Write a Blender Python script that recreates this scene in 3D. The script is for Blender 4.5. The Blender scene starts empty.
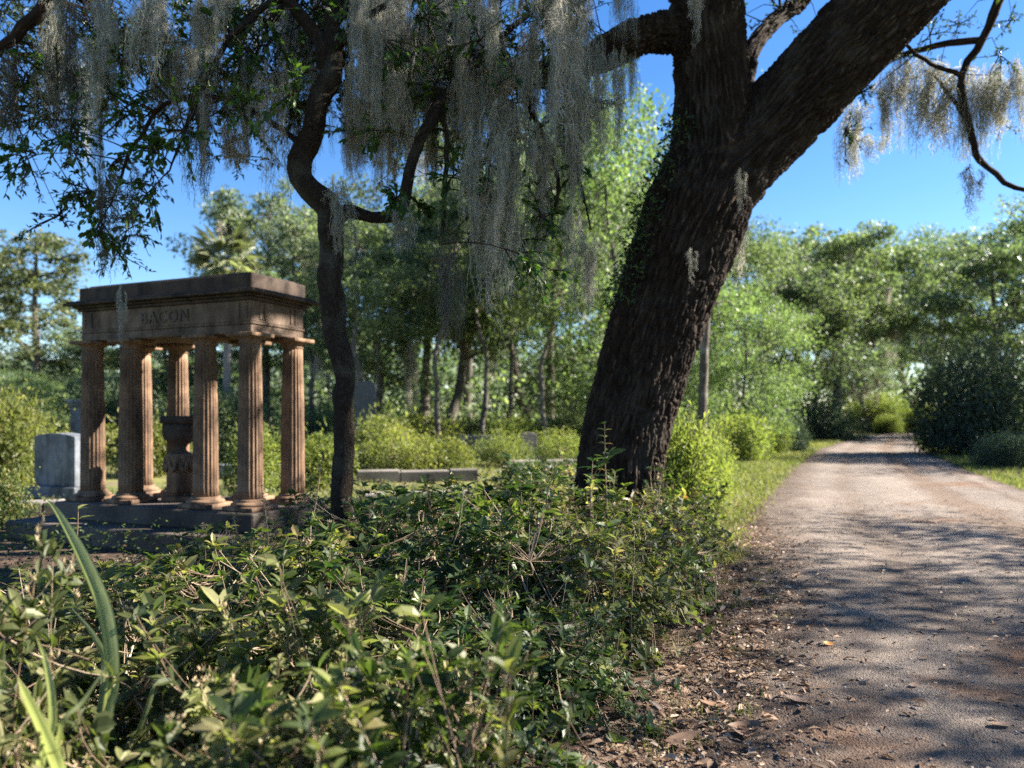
import bpy, math, random
import numpy as np
from mathutils import Vector, Matrix

S = bpy.context.scene
COL = S.collection
PI = math.pi
F, HX, HY, CH = 759.0, 512.0, 414.0, 1.5       # focal length in px, principal column, horizon row, eye height
UP = np.array([0, 0, 1.0])

def P(px, py, Y):
    return np.array([(px - HX) / F * Y, Y, CH - (py - HY) / F * Y])
def G(px, Y, z=0.0):
    return np.array([(px - HX) / F * Y, Y, z])
def proj(p):
    return HX + p[..., 0] / p[..., 1] * F, HY - (p[..., 2] - CH) / p[..., 1] * F
def nz(v):
    return v / np.maximum(np.linalg.norm(v, axis=-1, keepdims=True), 1e-9)

# ------------------------------------------------------------------ numpy noise
def _hash(ix, iy, iz, k=0.0):
    v = np.sin(ix * 127.1 + iy * 311.7 + iz * 74.7 + k * 53.3) * 43758.5453
    return v - np.floor(v)
def vnoise(p):
    i = np.floor(p); f = p - i; f = f * f * (3 - 2 * f)
    out = 0
    for dx in (0, 1):
        for dy in (0, 1):
            for dz in (0, 1):
                w = (f[:, 0] if dx else 1 - f[:, 0]) * (f[:, 1] if dy else 1 - f[:, 1]) * (f[:, 2] if dz else 1 - f[:, 2])
                out = out + w * _hash(i[:, 0] + dx, i[:, 1] + dy, i[:, 2] + dz)
    return out
def fbm(p, o=4):
    return sum(vnoise(p * 2 ** k + 17.3 * k) * .5 ** k for k in range(o)) / sum(.5 ** k for k in range(o))
def worley(p):
    i = np.floor(p)
    f1 = np.full(len(p), 9.0); f2 = f1.copy()
    for dx in (-1, 0, 1):
        for dy in (-1, 0, 1):
            for dz in (-1, 0, 1):
                c = i + np.array([dx, dy, dz])
                q = c + np.stack([_hash(c[:, 0], c[:, 1], c[:, 2], k) for k in (1, 2, 3)], 1)
                d = np.linalg.norm(q - p, axis=1)
                n1 = np.minimum(f1, d)
                f2 = np.minimum(f2, np.maximum(f1, d)); f1 = n1
    return f1, f2

# ------------------------------------------------------------------ mesh buffers
class Buf:
    def __init__(s):
        s.V = []; s.F = []; s.R = []; s.B = []; s.n = 0
    def add(s, V, Fs, rnd=None, bark=None):
        V = np.asarray(V, float).reshape(-1, 3)
        s.V.append(V)
        for f in (Fs if isinstance(Fs, (list, tuple)) else [Fs]):
            f = np.asarray(f, np.int64)
            if len(f): s.F.append(f + s.n)
        s.R.append(np.zeros(len(V)) if rnd is None else np.asarray(rnd, float).reshape(-1))
        s.B.append(V.copy() if bark is None else bark)
        s.n += len(V)
        return s
    def arrays(s):
        return np.concatenate(s.V), s.F, np.concatenate(s.R), np.concatenate(s.B)
    def mesh(s, name, mats, smooth=True, bark=False):
        V, Fs, R, B = s.arrays()
        me = bpy.data.meshes.new(name)
        me.vertices.add(len(V)); me.vertices.foreach_set('co', V.astype(np.float32).ravel())
        li = np.concatenate([f.ravel() for f in Fs]); tot = np.concatenate([np.full(len(f), f.shape[1]) for f in Fs])
        st = np.concatenate([[0], np.cumsum(tot)[:-1]])
        me.loops.add(len(li)); me.loops.foreach_set('vertex_index', li.astype(np.int32))
        me.polygons.add(len(tot)); me.polygons.foreach_set('loop_start', st.astype(np.int32))
        me.polygons.foreach_set('use_smooth', np.full(len(tot), bool(smooth)))
        a = me.attributes.new('rnd', 'FLOAT', 'POINT'); a.data.foreach_set('value', R.astype(np.float32))
        if bark:
            a = me.attributes.new('bark', 'FLOAT_VECTOR', 'POINT'); a.data.foreach_set('vector', B.astype(np.float32).ravel())
        me.update(calc_edges=True)
        for m in (mats if isinstance(mats, (list, tuple)) else [mats]): me.materials.append(m)
        return me

def link(name, me, parent=None, loc=None):
    o = bpy.data.objects.new(name, me); COL.objects.link(o)
    if parent is not None: o.parent = parent
    if loc is not None: o.location = loc
    return o
def obj(name, buf, mat, parent=None, smooth=True, bark=False):
    return link(name, buf.mesh(name, mat, smooth, bark), parent)
def tag(o, label=None, cat=None, group=None, kind=None):
    if label: o['label'] = label
    if cat: o['category'] = cat
    if group: o['group'] = group
    if kind: o['kind'] = kind
    return o
def thing(name, label, cat, loc=(0, 0, 0), rz=0, group=None):
    o = bpy.data.objects.new(name, None); COL.objects.link(o)
    o.empty_display_size = .1
    o.location = loc; o.rotation_euler = (0, 0, rz)
    return tag(o, label, cat, group)
def dup(root, label, loc, rz=0, sc=(1, 1, 1), group=None, mats=None):
    r = root.copy(); COL.objects.link(r); r.location = loc; r.rotation_euler = (0, 0, rz); r.scale = sc
    r['label'] = label
    if group: r['group'] = group
    if r.data is not None and mats and r.name.split('.')[0] in mats: omat(r, mats[r.name.split('.')[0]])
    for ch in list(root.children):
        c = ch.copy(); COL.objects.link(c); c.parent = r
        k = ch.name.split('.')[0]
        if mats and k in mats: omat(c, mats[k])
        for g in list(ch.children):
            d = g.copy(); COL.objects.link(d); d.parent = c
    return r
def omat(o, m):
    o.material_slots[0].link = 'OBJECT'; o.material_slots[0].material = m

# ------------------------------------------------------------------ shape generators
def frames(p):
    t = np.gradient(p, axis=0); t = nz(t)
    ref = np.array([0, 1.0, 0]) if abs(t[0][1]) < .9 else np.array([1.0, 0, 0])
    u = nz(np.cross(t[0], ref)); U = [u]
    for i in range(1, len(p)):
        u = U[-1] - t[i] * np.dot(U[-1], t[i]); U.append(nz(u))
    U = np.array(U); W = np.cross(t, U)
    return t, U, W
def resample(p, r, step):
    p = np.asarray(p, float); r = np.asarray(r, float)
    # Catmull-Rom through the given points
    q = np.vstack([2 * p[0] - p[1], p, 2 * p[-1] - p[-2]])
    P_, R_ = [], []
    for i in range(len(p) - 1):
        n = max(2, int(np.linalg.norm(p[i + 1] - p[i]) / step))
        u = np.linspace(0, 1, n, endpoint=False)[:, None]
        a, b, c, d = q[i], q[i + 1], q[i + 2], q[i + 3]
        P_.append(.5 * ((2 * b) + (-a + c) * u + (2 * a - 5 * b + 4 * c - d) * u ** 2 + (-a + 3 * b - 3 * c + d) * u ** 3))
        R_.append(r[i] + (r[i + 1] - r[i]) * u[:, 0])
    P_.append(p[-1:]); R_.append(r[-1:])
    return np.vstack(P_), np.concatenate(R_)
def tube(buf, p, r, sides=10, rough=0.0, rng=None, rnd=.5, cap=True):
    p = np.asarray(p, float); r = np.asarray(r, float); n = len(p)
    t, U, W = frames(p)
    a = np.arange(sides) * 2 * PI / sides
    ring = np.cos(a)[None, :, None] * U[:, None] + np.sin(a)[None, :, None] * W[:, None]
    rr = r[:, None] * np.ones(sides)
    s = np.concatenate([[0], np.cumsum(np.linalg.norm(np.diff(p, axis=0), axis=1))])
    bark = np.stack([np.cos(a)[None] * r.max() * np.ones((n, 1)), np.sin(a)[None] * r.max() * np.ones((n, 1)), s[:, None] * np.ones(sides)], 2).reshape(-1, 3)
    if rough:
        rr = rr * (1 + rough * (fbm(bark / max(r.max(), .03) * np.array([1.2, 1.2, .5]) + p[0].sum(), 3).reshape(n, sides) - .5) * 2)
    V = (p[:, None] + ring * rr[..., None]).reshape(-1, 3)
    i = np.arange(n - 1)[:, None] * sides; j = np.arange(sides)[None]; j2 = (j + 1) % sides
    Fq = np.stack([i + j, i + j2, i + sides + j2, i + sides + j], -1).reshape(-1, 4)
    fs = [Fq]
    if cap:
        fs.append(np.arange(sides)[None, ::-1].copy()); fs.append((np.arange(sides) + (n - 1) * sides)[None])
    buf.add(V, fs, np.full(len(V), rnd), bark)
def btubes(buf, paths, r0, r1, sides=4, rnd=None):
    paths = np.asarray(paths, float); N, K = paths.shape[:2]
    if N == 0: return
    t = nz(np.gradient(paths, axis=1))
    ref = np.where(np.abs(t[:, :1, 2:3]) > .9, np.array([1.0, 0, 0]), UP)
    u = nz(np.cross(t, np.broadcast_to(ref, t.shape))); w = np.cross(t, u)
    a = np.arange(sides) * 2 * PI / sides
    r0 = np.broadcast_to(np.asarray(r0, float).reshape(-1, 1), (N, 1)); r1 = np.broadcast_to(np.asarray(r1, float).reshape(-1, 1), (N, 1))
    rr = r0 + (r1 - r0) * np.linspace(0, 1, K)[None]
    V = paths[:, :, None] + (np.cos(a)[None, None, :, None] * u[:, :, None] + np.sin(a)[None, None, :, None] * w[:, :, None]) * rr[:, :, None, None]
    o = (np.arange(N) * K * sides)[:, None, None]; i = (np.arange(K - 1) * sides)[None, :, None]; j = np.arange(sides)[None, None]; j2 = (j + 1) % sides
    Fq = np.stack([o + i + j, o + i + j2, o + i + sides + j2, o + i + sides + j], -1).reshape(-1, 4)
    R = np.repeat(np.random.default_rng(N).random(N) if rnd is None else np.full(N, rnd), K * sides)
    buf.add(V.reshape(-1, 3), Fq, R)
def leaves(buf, b, d, n, L, wr=.42, kind='fold', rnd=None, fold=.18, droop=.15, rng=None):
    N = len(b)
    if N == 0: return
    d = nz(d); s = nz(np.cross(d, n)); n = np.cross(s, d)
    L = np.broadcast_to(np.asarray(L, float).reshape(-1, 1), (N, 1)); W = L * wr
    if rnd is None: rnd = np.random.default_rng(N + 3).random(N)
    if kind == 'quad':
        V = np.stack([b, b + d * L * .45 + s * W * .5, b + d * L, b + d * L * .5 - s * W * .5], 1)
        f = np.array([[0, 3, 2, 1]])
        Fs = [(np.arange(N)[:, None, None] * 4 + f[None]).reshape(-1, 4)]; k = 4
    elif kind == 'fold':
        V = np.stack([b, b + d * L * .42 + s * W * .5 + n * W * fold, b + d * L - n * L * droop, b + d * L * .42 - s * W * .5 + n * W * fold], 1)
        f = np.array([[0, 2, 1], [0, 3, 2]])
        Fs = [(np.arange(N)[:, None, None] * 4 + f[None]).reshape(-1, 3)]; k = 4
    else:
        c1 = b + d * L * .3; c2 = b + d * L * .68 - n * L * droop * .45; t = b + d * L - n * L * droop
        l1 = c1 + s * W * .44 + n * W * fold; r1 = c1 - s * W * .44 + n * W * fold
        l2 = c2 + s * W * .42 + n * W * fold * .9; r2 = c2 - s * W * .42 + n * W * fold * .9
        V = np.stack([b, c1, c2, t, l1, l2, r1, r2], 1)
        f3 = np.array([[0, 1, 4], [2, 3, 5], [0, 6, 1], [2, 7, 3]]); f4 = np.array([[1, 2, 5, 4], [6, 7, 2, 1]])
        o = np.arange(N)[:, None, None] * 8
        Fs = [(o + f3[None]).reshape(-1, 3), (o + f4[None]).reshape(-1, 4)]; k = 8
    buf.add(V.reshape(-1, 3), Fs, np.repeat(rnd, k))
def ribbons(buf, paths, w, rng, rnd=None):
    N, K = paths.shape[:2]
    t = nz(np.gradient(paths, axis=1))
    sd = nz(np.cross(t, nz(rng.normal(size=(N, 1, 3)) * np.array([1, 1, .3]))))
    ww = np.asarray(w, float).reshape(-1, 1, 1) * np.linspace(1, .45, K)[None, :, None]
    V = np.stack([paths - sd * ww * .5, paths + sd * ww * .5], 2)
    o = (np.arange(N) * K * 2)[:, None]; i = (np.arange(K - 1) * 2)[None]
    Fq = np.stack([o + i, o + i + 1, o + i + 3, o + i + 2], -1).reshape(-1, 4)
    buf.add(V.reshape(-1, 3), Fq, np.repeat(rng.random(N) if rnd is None else rnd, K * 2))
def box(buf, a, b, bev=.008, M=None, rnd=.5):
    """box from corner a to corner b with chamfered edges"""
    a = np.array(a, float); b = np.array(b, float); e = min(bev, .45 * (b - a).min())
    V = []; idx = {}
    for sx in (0, 1):
        for sy in (0, 1):
            for sz in (0, 1):
                c = np.array([b[0] if sx else a[0], b[1] if sy else a[1], b[2] if sz else a[2]])
                sg = np.array([-1 if sx else 1, -1 if sy else 1, -1 if sz else 1]) * e
                for k in range(3):   # vertex on the face normal to k
                    v = c + sg; v[k] = c[k]; idx[(sx, sy, sz, k)] = len(V); V.append(v)
    Fq, Ft = [], []
    for k in range(3):
        i, j = [q for q in range(3) if q != k]
        for s in (0, 1):
            l = []
            for (p, q) in ((0, 0), (1, 0), (1, 1), (0, 1)):
                t = [0, 0, 0]; t[k] = s; t[i] = p; t[j] = q; l.append(idx[(*t, k)])
            Fq.append(l)
    for k in range(3):              # edges parallel to axis k
        i, j = [q for q in range(3) if q != k]
        for p in (0, 1):
            for q in (0, 1):
                t0 = [0, 0, 0]; t0[i] = p; t0[j] = q; t1 = list(t0); t1[k] = 1
                Fq.append([idx[(*t0, i)], idx[(*t0, j)], idx[(*t1, j)], idx[(*t1, i)]])
    for sx in (0, 1):
        for sy in (0, 1):
            for sz in (0, 1):
                Ft.append([idx[(sx, sy, sz, k)] for k in range(3)])
    V = np.array(V)
    cen = (a + b) / 2
    def orient(fs):
        o = []
        for f in fs:
            n = np.cross(V[f[1]] - V[f[0]], V[f[2]] - V[f[0]])
            o.append(f if np.dot(n, V[f].mean(0) - cen) > 0 else f[::-1])
        return np.array(o)
    Fq, Ft = orient(Fq), orient(Ft)
    if M is not None: V = np.array([M @ Vector(v) for v in V])
    buf.add(V, [Fq, Ft], np.full(len(V), rnd))
def lathe(buf, prof, sides=32, c=(0, 0, 0), flute=0, fd=0, square=False, rnd=.5):
    prof = np.asarray(prof, float); n = len(prof)
    a = np.arange(sides) * 2 * PI / sides
    m = np.ones((n, sides))
    if flute: m = m - fd * np.abs(np.sin(a * flute / 2))[None] ** 1.0 * (prof[:, 2:3] if prof.shape[1] > 2 else 1)
    V = np.stack([prof[:, 0:1] * m * np.cos(a), prof[:, 0:1] * m * np.sin(a), prof[:, 1:2] * np.ones(sides)], 2).reshape(-1, 3) + np.array(c)
    i = np.arange(n - 1)[:, None] * sides; j = np.arange(sides)[None]; j2 = (j + 1) % sides
    Fq = np.stack([i + j, i + j2, i + sides + j2, i + sides + j], -1).reshape(-1, 4)
    buf.add(V, [Fq, np.arange(sides)[None, ::-1].copy(), (np.arange(sides) + (n - 1) * sides)[None]], np.full(len(V), rnd))

# ------------------------------------------------------------------ materials
def newmat(name):
    m = bpy.data.materials.new(name); m.use_nodes = True
    nt = m.node_tree; nt.nodes.clear()
    out = nt.nodes.new('ShaderNodeOutputMaterial')
    return m, nt, out
def N(nt, t, **k):
    n = nt.nodes.new(t)
    for a, v in k.items():
        if a.startswith('i_'):
            key = a[2:].replace('_', ' ')
            n.inputs[key].default_value = v
        else: setattr(n, a, v)
    return n
def ramp(nt, src, stops):
    r = nt.nodes.new('ShaderNodeValToRGB'); e = r.color_ramp.elements
    while len(e) < len(stops): e.new(.5)
    for i, (p, c) in enumerate(stops):
        e[i].position = p; e[i].color = (*c, 1) if len(c) == 3 else c
    nt.links.new(src, r.inputs[0]); return r.outputs[0]
def noise(nt, vec, scale, detail=4, rough=.55):
    n = N(nt, 'ShaderNodeTexNoise'); n.inputs['Scale'].default_value = scale; n.inputs['Detail'].default_value = detail; n.inputs['Roughness'].default_value = rough
    if vec is not None: nt.links.new(vec, n.inputs['Vector'])
    return n.outputs['Fac']
def mix(nt, fac, a, b, mode='MIX'):
    m = N(nt, 'ShaderNodeMix', data_type='RGBA', blend_type=mode)
    for s, v in ((m.inputs['Factor'], fac), (m.inputs['A'], a), (m.inputs['B'], b)):
        if hasattr(v, 'is_output'): nt.links.new(v, s)
        elif isinstance(v, (int, float)): s.default_value = v
        else: s.default_value = (*v, 1)
    return m.outputs['Result']
def leafmat(name, stops, trans=.35, rough=.5, tint=(.95, 1.08, .52), spec=.35):
    m, nt, out = newmat(name)
    a = N(nt, 'ShaderNodeAttribute', attribute_name='rnd')
    c = ramp(nt, a.outputs['Fac'], stops)
    oi = N(nt, 'ShaderNodeObjectInfo')
    hv = N(nt, 'ShaderNodeHueSaturation')
    mr = N(nt, 'ShaderNodeMapRange'); mr.inputs['To Min'].default_value = .8; mr.inputs['To Max'].default_value = 1.2
    nt.links.new(oi.outputs['Random'], mr.inputs['Value']); nt.links.new(mr.outputs[0], hv.inputs['Value'])
    nt.links.new(c, hv.inputs['Color'])
    b = N(nt, 'ShaderNodeBsdfPrincipled'); b.inputs['Roughness'].default_value = rough; b.inputs['Specular IOR Level'].default_value = spec
    nt.links.new(hv.outputs[0], b.inputs['Base Color'])
    t = N(nt, 'ShaderNodeBsdfTranslucent')
    tc = mix(nt, 1.0, hv.outputs[0], tint, 'MULTIPLY')
    tb = mix(nt, 1.0, tc, (1.9, 1.9, 1.9), 'MULTIPLY')
    nt.links.new(tb, t.inputs['Color'])
    ms = N(nt, 'ShaderNodeMixShader'); ms.inputs[0].default_value = trans
    nt.links.new(b.outputs[0], ms.inputs[1]); nt.links.new(t.outputs[0], ms.inputs[2]); nt.links.new(ms.outputs[0], out.inputs[0])
    return m
def barkmat(name, c1, c2, c3, scale=1.0, bump=.6, lich=None, dist=.03, zs=3.2):
    m, nt, out = newmat(name)
    a = N(nt, 'ShaderNodeAttribute', attribute_name='bark')
    mp = N(nt, 'ShaderNodeMapping'); mp.inputs['Scale'].default_value = (16 * scale, 16 * scale, zs * scale)
    nt.links.new(a.outputs['Vector'], mp.inputs['Vector'])
    n1 = noise(nt, mp.outputs[0], 1.0, 6, .65)
    n2 = noise(nt, a.outputs['Vector'], 3.0, 3)
    v = N(nt, 'ShaderNodeTexVoronoi', feature='DISTANCE_TO_EDGE'); v.inputs['Scale'].default_value = 1.0
    wj = N(nt, 'ShaderNodeVectorMath', operation='ADD')
    nn = N(nt, 'ShaderNodeTexNoise'); nn.inputs['Scale'].default_value = 1.4; nt.links.new(mp.outputs[0], nn.inputs['Vector'])
    nt.links.new(mp.outputs[0], wj.inputs[0]); nt.links.new(nn.outputs['Color'], wj.inputs[1]); nt.links.new(wj.outputs[0], v.inputs['Vector'])
    c = ramp(nt, n1, [(.3, c1), (.55, c2), (.75, c3)])
    if lich is not None:
        l = ramp(nt, n2, [(.5, (0, 0, 0)), (.66, (1, 1, 1))])
        c = mix(nt, l, c, lich)
    vr = ramp(nt, v.outputs['Distance'], [(0, (0, 0, 0)), (.22, (1, 1, 1))])
    h = mix(nt, .45, vr, n1)
    bp = N(nt, 'ShaderNodeBump'); bp.inputs['Strength'].default_value = bump; bp.inputs['Distance'].default_value = dist
    nt.links.new(h, bp.inputs['Height'])
    b = N(nt, 'ShaderNodeBsdfPrincipled'); b.inputs['Roughness'].default_value = .9; b.inputs['Specular IOR Level'].default_value = .15
    nt.links.new(c, b.inputs['Base Color']); nt.links.new(bp.outputs[0], b.inputs['Normal']); nt.links.new(b.outputs[0], out.inputs[0])
    return m
def stonemat(name, c1, c2, stain=None, scale=6.0, bump=.25, streak=True, rough=.85):
    m, nt, out = newmat(name)
    tc = N(nt, 'ShaderNodeTexCoord')
    n1 = noise(nt, tc.outputs['Object'], scale, 8, .65)
    c = ramp(nt, n1, [(.3, c1), (.7, c2)])
    if stain is not None:
        mp = N(nt, 'ShaderNodeMapping'); mp.inputs['Scale'].default_value = (4.5, 4.5, 1.7)
        nt.links.new(tc.outputs['Object'], mp.inputs['Vector'])
        n2 = noise(nt, mp.outputs[0] if streak else tc.outputs['Object'], 1.0, 5, .6)
        c = mix(nt, ramp(nt, n2, [(.42, (0, 0, 0)), (.66, (1, 1, 1))]), c, stain)
    if stain is not None:
        c = mix(nt, .75, c, ramp(nt, noise(nt, tc.outputs['Object'], 2.3, 9, .75), [(.48, (1, 1, 1)), (.62, (.5, .5, .52))]), 'MULTIPLY')
        c = mix(nt, ramp(nt, noise(nt, tc.outputs['Object'], 5.5, 9, .8), [(.62, (0, 0, 0)), (.72, (.6, .6, .6))]), c, (.24, .23, .19))
    n3 = noise(nt, tc.outputs['Object'], 60, 6, .7)
    c = mix(nt, .5, c, ramp(nt, n3, [(.3, (.55, .55, .55)), (.7, (1.3, 1.3, 1.3))]), 'MULTIPLY')
    bp = N(nt, 'ShaderNodeBump'); bp.inputs['Strength'].default_value = bump; bp.inputs['Distance'].default_value = .01
    nt.links.new(n3, bp.inputs['Height'])
    b = N(nt, 'ShaderNodeBsdfPrincipled'); b.inputs['Roughness'].default_value = rough; b.inputs['Specular IOR Level'].default_value = .2
    nt.links.new(c, b.inputs['Base Color']); nt.links.new(bp.outputs[0], b.inputs['Normal']); nt.links.new(b.outputs[0], out.inputs[0])
    return m
def plainrnd(name, stops, rough=.8, trans=0.0, spec=.2):
    m, nt, out = newmat(name)
    a = N(nt, 'ShaderNodeAttribute', attribute_name='rnd')
    c = ramp(nt, a.outputs['Fac'], stops)
    tc = N(nt, 'ShaderNodeTexCoord')
    c = mix(nt, .5, c, ramp(nt, noise(nt, tc.outputs['Object'], 40, 4), [(.3, (.6, .6, .6)), (.7, (1.3, 1.3, 1.3))]), 'MULTIPLY')
    b = N(nt, 'ShaderNodeBsdfPrincipled'); b.inputs['Roughness'].default_value = rough; b.inputs['Specular IOR Level'].default_value = spec
    nt.links.new(c, b.inputs['Base Color'])
    if trans:
        t = N(nt, 'ShaderNodeBsdfTranslucent'); nt.links.new(c, t.inputs['Color'])
        ms = N(nt, 'ShaderNodeMixShader'); ms.inputs[0].default_value = trans
        nt.links.new(b.outputs[0], ms.inputs[1]); nt.links.new(t.outputs[0], ms.inputs[2]); nt.links.new(ms.outputs[0], out.inputs[0])
    else: nt.links.new(b.outputs[0], out.inputs[0])
    return m
def groundmat(name, layers, fine, bump=.5, rough=.95, dist=.02, fscale=45, pebble=0, edge=None):
    """layers: list of (noise scale, lo, hi, colour) mixed in turn over the first colour"""
    m, nt, out = newmat(name)
    g = N(nt, 'ShaderNodeNewGeometry'); pos = g.outputs['Position']
    c = None
    for i, (sc, lo, hi, colr) in enumerate(layers):
        if c is None: c = colr; continue
        off = N(nt, 'ShaderNodeVectorMath', operation='ADD'); off.inputs[1].default_value = (i * 13.1, i * 7.7, i * 3.3); nt.links.new(pos, off.inputs[0])
        c = mix(nt, ramp(nt, noise(nt, off.outputs[0], sc, 6, .65), [(lo, (0, 0, 0)), (hi, (1, 1, 1))]), c, colr)
    if edge:
        at = N(nt, 'ShaderNodeAttribute', attribute_name='rnd')
        sm = N(nt, 'ShaderNodeMath', operation='MULTIPLY_ADD'); sm.inputs[1].default_value = .5; nt.links.new(noise(nt, pos, 2.2, 6, .7), sm.inputs[0]); nt.links.new(at.outputs['Fac'], sm.inputs[2])
        c = mix(nt, ramp(nt, sm.outputs[0], [(.30, (1, 1, 1)), (.52, (0, 0, 0))]), c, edge)
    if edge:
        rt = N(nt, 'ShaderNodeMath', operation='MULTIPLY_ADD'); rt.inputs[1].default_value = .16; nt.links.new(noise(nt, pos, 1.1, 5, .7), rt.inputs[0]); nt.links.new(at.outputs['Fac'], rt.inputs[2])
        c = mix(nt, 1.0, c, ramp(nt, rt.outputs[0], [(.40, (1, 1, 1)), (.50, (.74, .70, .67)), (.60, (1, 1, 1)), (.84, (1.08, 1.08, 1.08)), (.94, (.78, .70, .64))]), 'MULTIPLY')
    nf = noise(nt, pos, fscale, 8, .75)
    c = mix(nt, fine, c, ramp(nt, nf, [(.25, (.25, .25, .25)), (.5, (.95, .95, .95)), (.75, (1.75, 1.7, 1.65))]), 'MULTIPLY')
    h = nf
    if pebble:
        v = N(nt, 'ShaderNodeTexVoronoi'); v.inputs['Scale'].default_value = pebble; nt.links.new(pos, v.inputs['Vector'])
        cc = N(nt, 'ShaderNodeSeparateColor'); nt.links.new(v.outputs['Color'], cc.inputs[0])
        c = mix(nt, .35, c, ramp(nt, cc.outputs[0], [(0, (.45, .44, .43)), (.6, (1, 1, 1)), (1, (1.9, 1.85, 1.75))]), 'MULTIPLY')
        h = mix(nt, .5, nf, ramp(nt, v.outputs['Distance'], [(0, (1, 1, 1)), (.6, (0, 0, 0))]))
    bp = N(nt, 'ShaderNodeBump'); bp.inputs['Strength'].default_value = bump; bp.inputs['Distance'].default_value = dist
    nt.links.new(h, bp.inputs['Height'])
    b = N(nt, 'ShaderNodeBsdfPrincipled'); b.inputs['Roughness'].default_value = rough; b.inputs['Specular IOR Level'].default_value = .15
    nt.links.new(c, b.inputs['Base Color']); nt.links.new(bp.outputs[0], b.inputs['Normal']); nt.links.new(b.outputs[0], out.inputs[0])
    return m

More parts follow.
